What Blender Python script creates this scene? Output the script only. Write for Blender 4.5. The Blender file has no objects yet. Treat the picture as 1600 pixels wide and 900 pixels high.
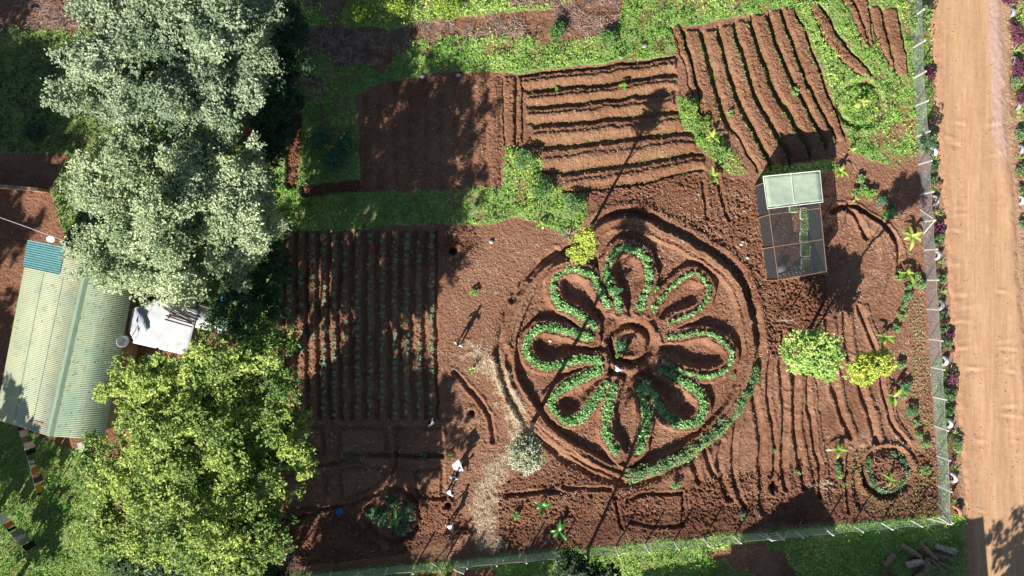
import bpy, bmesh, math, random
import numpy as np
from mathutils import Vector, Matrix
random.seed(7); RNG = np.random.default_rng(11)
SC = bpy.context.scene; COL = SC.collection
R = math.radians
S = 0.047            # metres on the ground per photo pixel
CAMH = 50.0          # flying height of the camera
# ------------------------------------------------------------------ camera, sky, sun, exposure
cam = bpy.data.cameras.new('camera'); co = bpy.data.objects.new('camera', cam); COL.objects.link(co)
co.location = (0, 0, CAMH); co.rotation_euler = (0, 0, 0)
cam.sensor_width = 36; cam.lens = 36*CAMH/(1600*S); cam.clip_end = 2000; cam.clip_start = 0.5
SC.camera = co
SUN_EL = R(29.0); SUN_AZ = math.atan2(-0.49, -0.87)      # towards the sun: down and left in the picture
wd = bpy.data.worlds.new('World'); SC.world = wd; wd.use_nodes = True
nt = wd.node_tree; bg = nt.nodes['Background']
sky = nt.nodes.new('ShaderNodeTexSky'); sky.sky_type = 'NISHITA'; sky.sun_disc = False
sky.sun_elevation = SUN_EL; sky.sun_rotation = SUN_AZ; sky.air_density = 1.0; sky.dust_density = 0.6
nt.links.new(sky.outputs[0], bg.inputs['Color']); bg.inputs['Strength'].default_value = 0.05
sl = bpy.data.lights.new('sun', 'SUN'); sl.energy = 5.0; sl.angle = R(0.53); sl.color = (1.0, 0.94, 0.86)
so = bpy.data.objects.new('sun', sl); COL.objects.link(so)
d = Vector((math.sin(SUN_AZ)*math.cos(SUN_EL), math.cos(SUN_AZ)*math.cos(SUN_EL), math.sin(SUN_EL)))
so.rotation_euler = d.to_track_quat('Z', 'Y').to_euler(); so.location = (0, 0, 60)
SC.view_settings.view_transform = 'Standard'; SC.view_settings.look = 'None'
SC.view_settings.gamma = 1; SC.view_settings.use_curve_mapping = False
SC.view_settings.exposure = 1.05
# ------------------------------------------------------------------ helpers
def P(px, py, h=0.0):
    """world point of height h that stands where the photo shows it"""
    f = S*(CAMH-h)/CAMH
    return Vector(((px-800)*f, (450-py)*f, h))
def rnd(a, b): return random.uniform(a, b)
LAT = [np.random.default_rng(100+i).random((256, 256)) for i in range(6)]
def vnoise(x, y, k=0):
    L = LAT[k % 6]
    xi = np.floor(x).astype(int); yi = np.floor(y).astype(int)
    fx = x-xi; fy = y-yi
    fx = fx*fx*(3-2*fx); fy = fy*fy*(3-2*fy)
    a = L[yi & 255, xi & 255]; b = L[yi & 255, (xi+1) & 255]
    c = L[(yi+1) & 255, xi & 255]; e = L[(yi+1) & 255, (xi+1) & 255]
    return (a*(1-fx)+b*fx)*(1-fy)+(c*(1-fx)+e*fx)*fy
def fbm(x, y, sc, o=4, k=0):
    v = 0; a = 1; t = 0
    for i in range(o):
        v = v+a*vnoise(x/sc*(2**i)+17.3*i+40*k, y/sc*(2**i)+9.1*i+11*k, k+i); t += a; a *= 0.55
    return v/t
def inpoly(x, y, poly):
    ins = np.zeros(x.shape, bool); n = len(poly)
    for i in range(n):
        x1, y1 = poly[i]; x2, y2 = poly[(i+1) % n]
        if y1 == y2: continue
        c = ((y1 > y) != (y2 > y)) & (x < (x2-x1)*(y-y1)/(y2-y1)+x1)
        ins ^= c
    return ins
def pdist(x, y, pts, closed=False, far=60):
    """distance to a polyline, only computed near it"""
    D = np.full(x.shape, 1e3)
    pts = list(pts)+([pts[0]] if closed else [])
    for (x1, y1), (x2, y2) in zip(pts[:-1], pts[1:]):
        m = (x > min(x1, x2)-far) & (x < max(x1, x2)+far) & (y > min(y1, y2)-far) & (y < max(y1, y2)+far)
        if not m.any(): continue
        xx = x[m]; yy = y[m]; dx = x2-x1; dy = y2-y1; L = dx*dx+dy*dy+1e-9
        t = np.clip(((xx-x1)*dx+(yy-y1)*dy)/L, 0, 1)
        D[m] = np.minimum(D[m], np.hypot(xx-x1-t*dx, yy-y1-t*dy))
    return D
def sm(a, b, v):
    t = np.clip((v-a)/(b-a), 0, 1); return t*t*(3-2*t)
def smooth_line(pts, n=6, closed=False):
    """Catmull-Rom through the points"""
    P_ = [np.array(p, float) for p in pts]; out = []
    m = len(P_)
    rng = range(m if closed else m-1)
    for i in rng:
        p1 = P_[i]; p2 = P_[(i+1) % m]
        p0 = P_[(i-1) % m] if (closed or i > 0) else p1
        p3 = P_[(i+2) % m] if (closed or i+2 < m) else p2
        for j in range(n):
            t = j/n
            out.append(tuple(0.5*((2*p1)+(-p0+p2)*t+(2*p0-5*p1+4*p2-p3)*t*t+(-p0+3*p1-3*p2+p3)*t**3)))
    if not closed: out.append(tuple(P_[-1]))
    return out
# ------------------------------------------------------------------ materials
def nodemat(name, rough=0.85, spec=0.25):
    m = bpy.data.materials.new(name); m.use_nodes = True
    b = m.node_tree.nodes['Principled BSDF']; b.inputs['Roughness'].default_value = rough
    b.inputs['Specular IOR Level'].default_value = spec
    return m, m.node_tree, b
def ramp(nt, src, stops):
    r = nt.nodes.new('ShaderNodeValToRGB'); e = r.color_ramp.elements
    while len(e) < len(stops): e.new(0.5)
    for i, (p, c) in enumerate(stops): e[i].position = p; e[i].color = (*c, 1)
    nt.links.new(src, r.inputs[0]); return r.outputs[0]
def noise(nt, scale, detail=5, rough=0.6, coord='Object', vec=None):
    n = nt.nodes.new('ShaderNodeTexNoise'); n.inputs['Scale'].default_value = scale
    n.inputs['Detail'].default_value = detail; n.inputs['Roughness'].default_value = rough
    if vec is None:
        tc = nt.nodes.new('ShaderNodeTexCoord'); vec = tc.outputs[coord]
    nt.links.new(vec, n.inputs['Vector']); return n.outputs['Fac']
def mixc(nt, f, a, b):
    m = nt.nodes.new('ShaderNodeMix'); m.data_type = 'RGBA'
    if isinstance(f, (int, float)): m.inputs['Factor'].default_value = f
    else: nt.links.new(f, m.inputs['Factor'])
    for s, v in (('A', a), ('B', b)):
        i = [q for q in m.inputs if q.name == s and q.type == 'RGBA'][0]
        if isinstance(v, tuple): i.default_value = (*v, 1)
        else: nt.links.new(v, i)
    return [q for q in m.outputs if q.type == 'RGBA'][0]
def math_(nt, op, a, b=None, clamp=False):
    m = nt.nodes.new('ShaderNodeMath'); m.operation = op; m.use_clamp = clamp
    for i, v in enumerate((a, b)):
        if v is None: continue
        if isinstance(v, (int, float)): m.inputs[i].default_value = v
        else: nt.links.new(v, m.inputs[i])
    return m.outputs[0]
def attr(nt, name):
    a = nt.nodes.new('ShaderNodeAttribute'); a.attribute_name = name; return a
def bump(nt, b, src, dist=0.02, strength=0.6):
    n = nt.nodes.new('ShaderNodeBump'); n.inputs['Distance'].default_value = dist; n.inputs['Strength'].default_value = strength
    nt.links.new(src, n.inputs['Height']); nt.links.new(n.outputs[0], b.inputs['Normal'])
def plain(name, c1, c2=None, scale=6, rough=0.7, spec=0.3, bmp=0.0, metal=0.0):
    m, t, b = nodemat(name, rough, spec)
    c2 = c2 or tuple(x*0.75 for x in c1)
    f = noise(t, scale, 6)
    t.links.new(ramp(t, f, [(0.3, c2), (0.7, c1)]), b.inputs['Base Color'])
    b.inputs['Metallic'].default_value = metal
    if bmp: bump(t, b, f, bmp)
    return m
def leafmat(name, trans=0.3, rough=0.5, spec=0.35):
    """leaf colour comes from the per-leaf tint attribute"""
    m, t, b = nodemat(name, rough, spec)
    a = attr(t, 'tint'); t.links.new(a.outputs['Color'], b.inputs['Base Color'])
    tr = t.nodes.new('ShaderNodeBsdfTranslucent'); t.links.new(a.outputs['Color'], tr.inputs['Color'])
    mx = t.nodes.new('ShaderNodeMixShader'); mx.inputs[0].default_value = trans
    t.links.new(b.outputs[0], mx.inputs[1]); t.links.new(tr.outputs[0], mx.inputs[2])
    t.links.new(mx.outputs[0], t.nodes['Material Output'].inputs['Surface'])
    return m
M_LEAF = leafmat('leaf'); M_LEAFG = leafmat('glossy_leaf', 0.22, 0.36, 0.5)
M_STRAW = leafmat('straw', 0.15, 0.8, 0.15)
M_BARK = plain('bark', (0.20, 0.15, 0.11), (0.09, 0.065, 0.05), 14, 0.9, 0.1, 0.02)
M_BARKP = plain('pale_bark', (0.42, 0.38, 0.32), (0.22, 0.19, 0.16), 14, 0.9, 0.1, 0.02)
M_WHITE = plain('white_paint', (0.80, 0.79, 0.75), (0.58, 0.56, 0.51), 9, 0.5, 0.4)
M_GREYMET = plain('grey_metal', (0.42, 0.43, 0.44), (0.25, 0.26, 0.27), 10, 0.45, 0.5, 0, 0.4)
M_WOOD = plain('timber', (0.30, 0.19, 0.11), (0.14, 0.08, 0.05), 12, 0.85, 0.2, 0.01)
M_BLACKWOOD = plain('charred_timber', (0.07, 0.05, 0.04), (0.03, 0.025, 0.02), 12, 0.85, 0.2)
# ------------------------------------------------------------------ object helpers
def tag(o, label=None, cat=None, group=None, kind=None):
    if label: o['label'] = label
    if cat: o['category'] = cat
    if group: o['group'] = group
    if kind: o['kind'] = kind
    return o
def empty(name, loc, label, cat, group=None, rz=0.0):
    o = bpy.data.objects.new(name, None); COL.objects.link(o); o.location = loc; o.rotation_euler = (0, 0, rz)
    o.empty_display_size = 0.2
    return tag(o, label, cat, group)
def link(name, me, mat, parent=None):
    o = bpy.data.objects.new(name, me); COL.objects.link(o)
    if mat: me.materials.append(mat)
    if parent: o.parent = parent
    return o
def mesh_np(name, V, F, mat, parent=None, tint=None, smooth=False, loc=None):
    """V (n,3), F (m,k) all the same number of corners"""
    me = bpy.data.meshes.new(name); V = np.asarray(V, np.float32); F = np.asarray(F, np.int32)
    if loc is not None: V = V-np.array(loc, np.float32)
    m, k = F.shape
    me.vertices.add(len(V)); me.vertices.foreach_set('co', V.ravel())
    me.loops.add(m*k); me.loops.foreach_set('vertex_index', F.ravel())
    me.polygons.add(m); me.polygons.foreach_set('loop_start', np.arange(0, m*k, k, dtype=np.int32))
    me.polygons.foreach_set('use_smooth', np.full(m, smooth))
    if tint is not None:
        a = me.attributes.new('tint', 'FLOAT_COLOR', 'POINT')
        c = np.ones((len(V), 4), np.float32); c[:, :3] = tint; a.data.foreach_set('color', c.ravel())
    me.update(calc_edges=True)
    o = link(name, me, mat, parent)
    if loc is not None: o.location = loc
    return o
class MB:
    def __init__(s): s.v = []; s.f = []
    def add(s, vs, fs):
        b = len(s.v); s.v += [tuple(v) for v in vs]; s.f += [tuple(b+i for i in f) for f in fs]
    def box(s, c, sz, rot=None):
        x, y, z = [q/2 for q in sz]
        vs = [Vector((i*x, j*y, k*z)) for k in (-1, 1) for j in (-1, 1) for i in (-1, 1)]
        if rot is not None: vs = [rot @ v for v in vs]
        c = Vector(c)
        s.add([v+c for v in vs], [(0, 2, 3, 1), (4, 5, 7, 6), (0, 1, 5, 4), (2, 6, 7, 3), (0, 4, 6, 2), (1, 3, 7, 5)])
    def tube(s, pts, rad, n=8, cap=True):
        pts = [Vector(p) for p in pts]
        if not hasattr(rad, '__len__'): rad = [rad]*len(pts)
        rings = []; base = len(s.v); up = None
        for i, p in enumerate(pts):
            t = (pts[min(i+1, len(pts)-1)]-pts[max(i-1, 0)])
            if t.length < 1e-9: t = Vector((0, 0, 1))
            t.normalize()
            if up is None:
                up = t.orthogonal().normalized()
            u = (up-t*up.dot(t)); u = u.normalized() if u.length > 1e-6 else t.orthogonal().normalized(); up = u
            w = t.cross(u)
            for k in range(n):
                a = 2*math.pi*k/n; s.v.append(tuple(p+(u*math.cos(a)+w*math.sin(a))*rad[i]))
        for i in range(len(pts)-1):
            for k in range(n):
                a = base+i*n+k; b = base+i*n+(k+1) % n
                s.f.append((a, b, b+n, a+n))
        if cap:
            s.f.append(tuple(base+k for k in reversed(range(n)))); e = base+(len(pts)-1)*n
            s.f.append(tuple(e+k for k in range(n)))
    def ball(s, c, r, n=10, m=7):
        c = Vector(c)
        if not hasattr(r, '__len__'): r = (r, r, r)
        base = len(s.v)
        for i in range(m+1):
            th = math.pi*i/m
            for k in range(n):
                a = 2*math.pi*k/n
                s.v.append((c.x+r[0]*math.sin(th)*math.cos(a), c.y+r[1]*math.sin(th)*math.sin(a), c.z+r[2]*math.cos(th)))
        for i in range(m):
            for k in range(n):
                a = base+i*n+k; b = base+i*n+(k+1) % n; s.f.append((a, a+n, b+n, b))
    def build(s, name, mat, parent=None, smooth=False, loc=None, bevel=0):
        me = bpy.data.meshes.new(name)
        vs = s.v if loc is None else [(v[0]-loc[0], v[1]-loc[1], v[2]-loc[2]) for v in s.v]
        me.from_pydata(vs, [], s.f); me.update()
        if smooth: me.polygons.foreach_set('use_smooth', [True]*len(me.polygons))
        o = link(name, me, mat, parent)
        if loc is not None: o.location = loc
        if bevel:
            b = o.modifiers.new('bevel', 'BEVEL'); b.width = bevel; b.segments = 2; b.limit_method = 'ANGLE'
        return o
def hexc(c): return np.array(c, float)
LEAN = np.array([-0.22, -0.40, 0.89])
def leafcloud(C, size, ca, cb, up=0.5, asp=0.55, seed=1, mixv=None, jit=0.3):
    """diamond leaves at the points C: returns V, F, tint"""
    g = np.random.default_rng(seed); n = len(C)
    size = np.asarray(size)*np.ones(n)*g.uniform(0.6, 1.3, n)
    nrm = g.normal(size=(n, 3)); nrm /= np.linalg.norm(nrm, axis=1)[:, None]
    nrm[:, 2] = np.abs(nrm[:, 2]); nrm = nrm*(1-up)+LEAN*up; nrm /= np.linalg.norm(nrm, axis=1)[:, None]
    t = g.normal(size=(n, 3)); t -= nrm*(t*nrm).sum(1)[:, None]; t /= np.linalg.norm(t, axis=1)[:, None]
    b = np.cross(nrm, t)
    L = size[:, None]*0.5; Wd = L*asp
    V = np.stack([C-t*L, C+b*Wd+nrm*L*0.2, C+t*L-nrm*L*0.25, C-b*Wd+nrm*L*0.2], 1).reshape(-1, 3)
    F = np.arange(4*n).reshape(n, 4)
    m = g.random(n) if mixv is None else np.clip(mixv+g.normal(0, 0.18, n), 0, 1)
    col = hexc(ca)[None]*(1-m[:, None])+hexc(cb)[None]*m[:, None]
    col = col*g.uniform(1-jit, 1+jit, n)[:, None]
    return V, F, np.repeat(np.clip(col, 0.004, 0.9), 4, 0)
# ------------------------------------------------------------------ THE GROUND: one sheet with every bed, furrow and bank
step = 1.1
gx = np.arange(-40, 1641, step); gy = np.arange(-40, 941, step)
def grow(v, n=26, k=1.33):
    out = []; s_ = step*1.3; a = v
    for i in range(n): a = a+s_; out.append(a); s_ *= k
    return np.array(out)
ext = grow(0.0)
gx = np.concatenate([gx[0]-ext[::-1], gx, gx[-1]+ext]); gy = np.concatenate([gy[0]-ext[::-1], gy, gy[-1]+ext])
X, Y = np.meshgrid(gx, gy)
wx = X+7*(fbm(X, Y, 22, 3, 1)-0.5)+2.6*(fbm(X, Y, 6, 2, 4)-0.5)
wy = Y+7*(fbm(X, Y, 22, 3, 2)-0.5)+2.6*(fbm(X, Y, 6, 2, 3)-0.5)
Z = 0.10*(fbm(X, Y, 120, 3, 0)-0.5)
soil = np.zeros(X.shape); veg = np.zeros(X.shape); dry = np.zeros(X.shape); till = np.zeros(X.shape); path = np.zeros(X.shape)
weed = np.zeros(X.shape)
def poly_mask(poly, soft=None):
    q = np.array(poly, float); M = np.zeros(X.shape)
    x0, x1, y0, y1 = q[:, 0].min()-8, q[:, 0].max()+8, q[:, 1].min()-8, q[:, 1].max()+8
    iy = np.where((gy > y0) & (gy < y1))[0]; ix = np.where((gx > x0) & (gx < x1))[0]
    if len(iy) == 0 or len(ix) == 0: return M
    sl_ = np.s_[iy[0]:iy[-1]+1, ix[0]:ix[-1]+1]
    M[sl_] = inpoly(wx[sl_], wy[sl_], poly); return M
# --- vegetation and brush zones
VEG = [
 [(470,0),(900,0),(870,14),(760,22),(700,32),(620,50),(560,42),(500,42),(470,60)],
 [(600,112),(640,65),(740,50),(800,45),(860,70),(900,62),(965,50),(975,0),(1445,0),(1445,70),(1450,235),(1400,262),(1330,240),(1325,215),(1260,50),(1225,15),(1050,45),(1055,88),(930,100),(815,115),(700,112),(610,128)],
 [(425,90),(500,80),(560,100),(620,118),(556,150),(565,300),(785,290),(790,225),(850,250),(865,290),(915,290),(918,335),(890,378),(850,350),(800,340),(760,355),(680,350),(440,365),(400,365),(380,90)],
 [(1058,152),(1095,150),(1112,190),(1140,230),(1172,272),(1150,275),(1100,240),(1062,195)],
 [(-60,655),(-10,652),(80,690),(150,715),(175,760),(210,1000),(-60,1000)],
 [(-60,50),(100,40),(135,90),(130,240),(-60,240)],
 [(1180,262),(1300,250),(1310,268),(1190,285)],
 [(1585,100),(1600,90),(1660,120),(1660,1000),(1640,1000),(1632,700),(1620,500),(1612,400),(1602,300)],
 [(1580,0),(1660,0),(1660,120),(1595,100)],
]
VEG.append([(90,60),(460,-60),(470,200),(450,370),(430,560),(330,500),(260,450),(110,400),(80,300),(130,200)])
VEG.append([(200,700),(240,560),(440,560),(435,800),(420,900),(200,930)])
for p in VEG: veg = np.maximum(veg, poly_mask(p))
fl = lambda x: 867-(x-822)*0.0916          # foot of the south fence
below = sm(-6, 0, wy-fl(wx))*(X > 420)*(X < 1512)*(Y < 1010)
pat = fbm(X+60*(fbm(X, Y, 33, 3, 4)-.5), Y+60*(fbm(X, Y, 33, 3, 1)-.5), 45, 4, 2)
veg = np.maximum(veg, below*sm(0.38, 0.5, pat+0.25*(np.abs(wy-fl(wx)) < 14)+0.2*(sm(1230,1400,X)+sm(900,960,X)*(1-sm(1080,1180,X)))-0.15*(sm(1080,1150,X)*(1-sm(1200,1330,X))*(Y>860))))
strip = (X > 1458) & (X < 1482) & (Y > 560) & (Y < 800) & (np.abs(wx-(1452+(Y-520)*0.065)-10) < 9)
veg = np.maximum(veg, strip*0.9)
veg = np.maximum(veg, ((wx > 1418) & (wx < 1458) & (wy > -60) & (wy < 215))*1.0)
DRY = [
 [(468,48),(500,42),(560,45),(600,50),(610,75),(600,100),(560,105),(520,100),(480,88)],
 [(595,55),(640,38),(700,32),(720,45),(690,62),(650,75),(610,92)],
 [(700,38),(760,26),(810,30),(850,45),(830,62),(780,58),(720,60)],
 [(862,12),(890,-60),(965,-60),(968,30),(940,50),(900,62),(872,48)],
 [(470,-60),(530,-60),(540,12),(520,35),(480,40)],[(440,110),(500,120),(510,150),(480,160),(445,140)],[(760,-60),(850,-60),(860,8),(800,14)],
 [(-60,-60),(135,-60),(135,40),(100,48),(-60,52)],
]
for p in DRY: dry = np.maximum(dry, poly_mask(p)*sm(0.36, 0.46, fbm(X, Y, 18, 3, 5)))
straw_line = smooth_line([(742,548),(765,575),(792,612),(808,655),(800,700),(775,735),(758,775),(756,815),(766,845)])
sd = pdist(wx, wy, straw_line)
straw = (1-sm(5, 20, sd+34*(fbm(X, Y, 13, 4, 5)-0.5)))*sm(0.25, 0.45, fbm(X, Y, 7, 3, 2))
straw = np.maximum(straw, 0.9*(1-sm(12, 22, np.hypot(wx-830, wy-705))))
straw = np.maximum(straw, 0.8*(1-sm(6, 12, np.hypot(wx-1292, wy-758))))
veg *= 1-dry*0.8
# --- beds
def bed(furrows, axis, prof, w=3.0, green=0.0):
    """height between consecutive furrows follows prof(u)"""
    global Z, soil, veg, weed, till
    A, B = (wx, wy) if axis == 'h' else (wy, wx)
    ev = []
    for f in furrows:
        f = np.array(f, float)
        a, b = (f[:, 0], f[:, 1]) if axis == 'h' else (f[:, 1], f[:, 0])
        ev.append((np.interp(A, a, b), a[0], a[-1]))
    for (y0, a0, a1), (y1, b0, b1) in zip(ev[:-1], ev[1:]):
        lo = max(a0, b0)+(0 if True else 0); hi = min(a1, b1)
        lo = min(a0, b0)*0.5+max(a0, b0)*0.5; hi = max(a1, b1)*0.5+min(a1, b1)*0.5
        e = sm(lo-3, lo+3, A)*(1-sm(hi-3, hi+3, A))
        m = (B >= y0) & (B < y1) & (e > 0.01)
        u = np.clip((B-y0)/np.maximum(y1-y0, 1e-3), 0, 1)
        h = prof(u)
        Z = np.where(m, Z+h*e, Z); s_ = np.where(m, e, 0)
        soil = np.maximum(soil, s_); till = np.maximum(till, s_*0.35)
        if green: weed = np.where(m, np.maximum(weed, e*green*np.maximum(np.exp(-(np.minimum(u, 1-u)/0.13)**2), 0.35*sm(.45, .7, u))), weed)
# plot B: broad steps with a steep north bank
Bf = [[(813,117),(933,103),(1053,88)],[(821,142),(950,131),(1056,115)],[(825,168),(933,157),(1057,143)],[(825,195),(933,187),(1050,173)],
      [(836,230),(967,217),(1073,205)],[(860,272),(967,258),(1095,240)],[(900,302),(990,290),(1105,265)]]
def profB(u): return -0.20+0.33*sm(0.08, 0.24, u)+0.13*sm(.38,.50,u)-0.44*sm(0.54, 1.0, u)
bed(Bf, 'h', profB, green=0.40)
def rowprof(d, top, fw=0.2): return lambda u: -d+(d+top)*sm(0.03, fw, np.minimum(u, 1-u))+0.04*np.sin(np.pi*u)
# plot C: long diagonal beds
Cf = [[(1048,40),(1066,95),(1082,145)],[(1067,45),(1075,90),(1092,145)],[(1096,52),(1112,110),(1135,185),(1185,272)],[(1121,46),(1133,95),(1155,160),(1206,262)],
      [(1146,38),(1158,80),(1178,145),(1240,255)],[(1171,30),(1186,75),(1208,135),(1268,240)],[(1199,20),(1214,65),(1238,125),(1292,225)],
      [(1220,16),(1242,75),(1262,130),(1306,220)],[(1243,14),(1262,60),(1282,110),(1322,215)]]
bed(Cf, 'v', rowprof(0.34, 0.14, 0.26), green=0.9)
bed([[(1266,8),(1284,55),(1308,90),(1348,123)],[(1283,5),(1305,45),(1330,80),(1364,113)]], 'v', rowprof(0.24, 0.12, 0.3), green=0.3)
bed([[(1310,-6),(1330,20),(1345,70)],[(1328,-6),(1343,25),(1362,76)],[(1356,-6),(1361,30),(1364,70)]], 'v', rowprof(0.2, 0.12, 0.25), green=0.3)
bed([[(1357,12),(1366,50),(1388,97)],[(1376,14),(1384,50),(1400,118)],[(1404,18),(1412,60),(1421,118)]], 'v', rowprof(0.24, 0.12, 0.22), green=0.3)
# plot A: faint ridges in dark fine soil
Af = []
for i in range(10):
    xt = 566+i*24.2; xb = 568+i*24.0; yt = 152-(i*7.5 if i < 5 else 37); Af.append([(xt, yt), (xb, 298 if i < 7 else 292)])
bed(Af, 'v', lambda u: 0.15*np.sin(np.pi*u)-0.09, green=0.06)
bed([[(785,120),(786,225)],[(808,120),(806,225)],[(816,120),(818,215)]], 'v', rowprof(0.2, 0.10, 0.25), green=0.15)
# plot D: crop rows
Dx = [444,462,479,498,515,532,550,569,588,608,627,646,665,684]
rowsD = [453+i*0 for i in range(1)]
Df = [[(x, 360), (x-1+2*math.sin(i), 500), (x+1, 655)] for i, x in enumerate(Dx)]
bed(Df, 'v', lambda u: -0.20+0.30*sm(0.10, 0.34, np.minimum(u, 1-u)), green=0.22)
# dark strip beds upper left
for pl, wd_ in (([(462,185),(458,230),(456,285)], 10), ([(478,298),(520,293),(555,289)], 10)):
    dd = pdist(wx, wy, pl); m = 1-sm(wd_-2, wd_+2, dd); Z += -0.22*m; soil = np.maximum(soil, m); till = np.maximum(till, m)
def furrow(pts, w=6, depth=0.25, soilw=None, smooth=True, tl=0):
    global Z, soil, till
    q = smooth_line(pts, 5) if smooth else pts
    dd = pdist(wx, wy, q, far=soilw+20 if soilw else 40)
    Z -= depth*(1-sm(w*0.35, w, dd))
    Z += depth*0.25*(1-sm(0, w*0.7, np.abs(dd-w*1.35)))
    if soilw: soil = np.maximum(soil, 1-sm(soilw, soilw+4, dd))
def ridge(pts, w=6, h=0.3, closed=False, smooth=True):
    global Z
    q = smooth_line(pts, 5, closed) if smooth else pts
    dd = pdist(wx, wy, q, closed); Z += h*(1-sm(w*0.6, w*1.25, dd)); return dd
# plot E: rectangular beds lower left
for rc in ([(450,668),(506,668),(506,708),(450,708)],[(532,668),(602,668),(603,710),(530,710)],[(618,668),(690,668),(692,712),(618,714)],
           [(446,744),(510,744),(510,795),(446,795)],[(532,732),(600,730),(600,755),(532,786)],[(646,737),(692,730),(694,778),(655,775)]):
    furrow([tuple(p) for p in rc]+[rc[0]], 4.5, 0.13, smooth=False)
for q in ([(440,815),(500,800),(540,790)],[(545,790),(590,770),(612,745),(622,700)],[(532,718),(600,712),(690,712)],[(446,735),(525,724),(560,722)]):
    furrow(q, 4.5, 0.2)
# --- the flower
PET = [
 [(950,480),(930,443),(925,433),(897,420),(872,427),(864,447),(871,473),(897,487),(927,510)],
 [(967,485),(962,468),(954,450),(948,430),(948,410),(963,390),(983,388),(1003,400),(1013,423),(1010,450),(998,483)],
 [(1016,487),(1033,463),(1060,437),(1083,428),(1102,443),(1103,463),(1090,483),(1060,497),(1042,507)],
 [(1038,527),(1067,523),(1100,520),(1127,533),(1140,553),(1134,573),(1113,585),(1090,586),(1060,577),(1032,563)],
 [(1030,575),(1062,593),(1090,613),(1097,640),(1082,659),(1057,660),(1037,646),(1022,622),(1006,600)],
 [(997,600),(1003,620),(1009,655),(1002,685),(996,703),(975,716),(962,704),(948,682),(947,655),(953,620),(961,597)],
 [(949,597),(931,619),(911,648),(888,657),(868,643),(862,622),(883,603),(912,588),(937,577)],
 [(927,530),(900,522),(867,513),(840,514),(823,535),(827,557),(850,572),(880,567),(913,560),(940,564)],
]
PETS = [smooth_line(p, 5) for p in PET]
cx, cy = 985, 537
RING = smooth_line([(905,402),(940,362),(985,350),(1027,366),(1080,393),(1133,430),(1158,480),(1168,548),(1150,618),(1105,675),(1050,712),(985,738),(920,715),(866,682),(826,635),(800,580),(800,530),(818,475),(855,425)], 5, True)
ringpoly = RING
inring = poly_mask(ringpoly)
Z = Z-0.10*inring
soil = np.maximum(soil, inring)
dp = np.full(X.shape, 1e3)
for q in PETS: dp = np.minimum(dp, pdist(wx, wy, q, far=40))
inpet = np.zeros(X.shape)
for q in PETS: inpet = np.maximum(inpet, poly_mask(q))
r0 = np.hypot(wx-cx, wy-cy)
outer = 1-inpet
pr = np.where(inpet > 0, 1-sm(9, 16, dp), 1-sm(11, 15.5, dp))
Z += pr*0.46*sm(38, 48, r0)
Z -= 0.14*inpet*sm(14, 20, dp)
# fine crest line along the inner lip of each petal
Z += 0.05*np.exp(-((dp-9)/1.6)**2)*inpet*sm(44, 50, r0)
# hub
Z += 0.30*np.exp(-((r0-41)/6.5)**2)
Z -= 0.46*np.exp(-((r0-30.5)/5.0)**2)
Z += 0.16*np.exp(-((r0-21)/5.0)**2)-0.18*np.exp(-(r0/12)**2)
dr = pdist(wx, wy, RING, True)
outside = (inring < 0.5)
Z += 0.40*(1-sm(7, 11, dr))
Z += 0.05*np.exp(-((dr-6)/1.5)**2)
Z -= 0.30*np.exp(-((dr-19)/5.5)**2)*outside*(1-0.9*sm(1140,1170,X)*sm(560,600,Y))
Z += 0.16*np.exp(-((dr-30)/6.0)**2)*outside*(X > 900)*(Y < 540)
soil = np.maximum(soil, 1-sm(20, 30, dr))
# left outer channels
furrow([(792,545),(800,590),(822,636),(850,674),(915,722),(972,750)], 6, 0.30)
furrow([(778,560),(790,605),(812,655),(842,690)], 5, 0.25)
ridge([(770,560),(782,600),(800,640),(828,672)], 5, 0.22)
furrow([(800,470),(830,425),(858,398),(868,390)], 5, 0.25)
furrow([(708,580),(720,592),(745,622),(766,652),(770,690)], 4.5, 0.25)
# south-east furrows
SE = [[(1228,520),(1221,600),(1225,683),(1229,762)],[(1232,560),(1238,600),(1247,683),(1254,762)],[(1262,590),(1268,640),(1272,700),(1283,777)],
      [(1290,500),(1300,560),(1306,610),(1314,650),(1324,680)],[(1322,490),(1330,560),(1345,615),(1361,657),(1371,692)],[(1345,480),(1368,560),(1380,610),(1395,657),(1418,690)],
      [(1183,610),(1187,680),(1188,743),(1198,800)],[(1153,640),(1147,690),(1149,740),(1164,793)],[(1105,705),(1112,728),(1121,750)],[(1082,715),(1088,750)],
      [(1205,560),(1203,640),(1207,700),(1210,770)],[(1130,690),(1128,730),(1140,780)],
      [(1350,700),(1336,740),(1340,790)],[(1325,700),(1320,745),(1330,800)]]
SE = [[(x+3.5*math.sin(y/31+k*1.7), y) for x, y in smooth_line(q, 5)] for k, q in enumerate(SE)]
for k, q in enumerate(SE): furrow(q, 5.6+1.6*math.sin(k*2.3), 0.25, smooth=False)
for q in SE[:6]: ridge([(x+9, y) for x, y in q], 5, 0.10)
furrow([(1302,330),(1312,322),(1328,330),(1345,355),(1352,372)], 5, 0.3)
furrow([(1325,318),(1345,328),(1375,348),(1392,365),(1404,390),(1404,430)], 5, 0.3)
ridge([(1335,335),(1358,350),(1378,368),(1385,400),(1375,440),(1358,480)], 12, 0.22)
ridge([(1313,335),(1308,352),(1300,368)], 8, 0.22)
for q in ([(982,782),(1013,772),(1065,770)],[(1067,770),(1068,817)],[(963,778),(966,800),(971,825)],[(985,815),(1030,822),(1068,818)],
          [(1122,275),(1128,310),(1140,345)],[(1100,285),(1104,340)],[(790,775),(850,768),(880,770)],[(880,762),(955,765)]):
    furrow(q, 4.2, 0.2)
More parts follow.
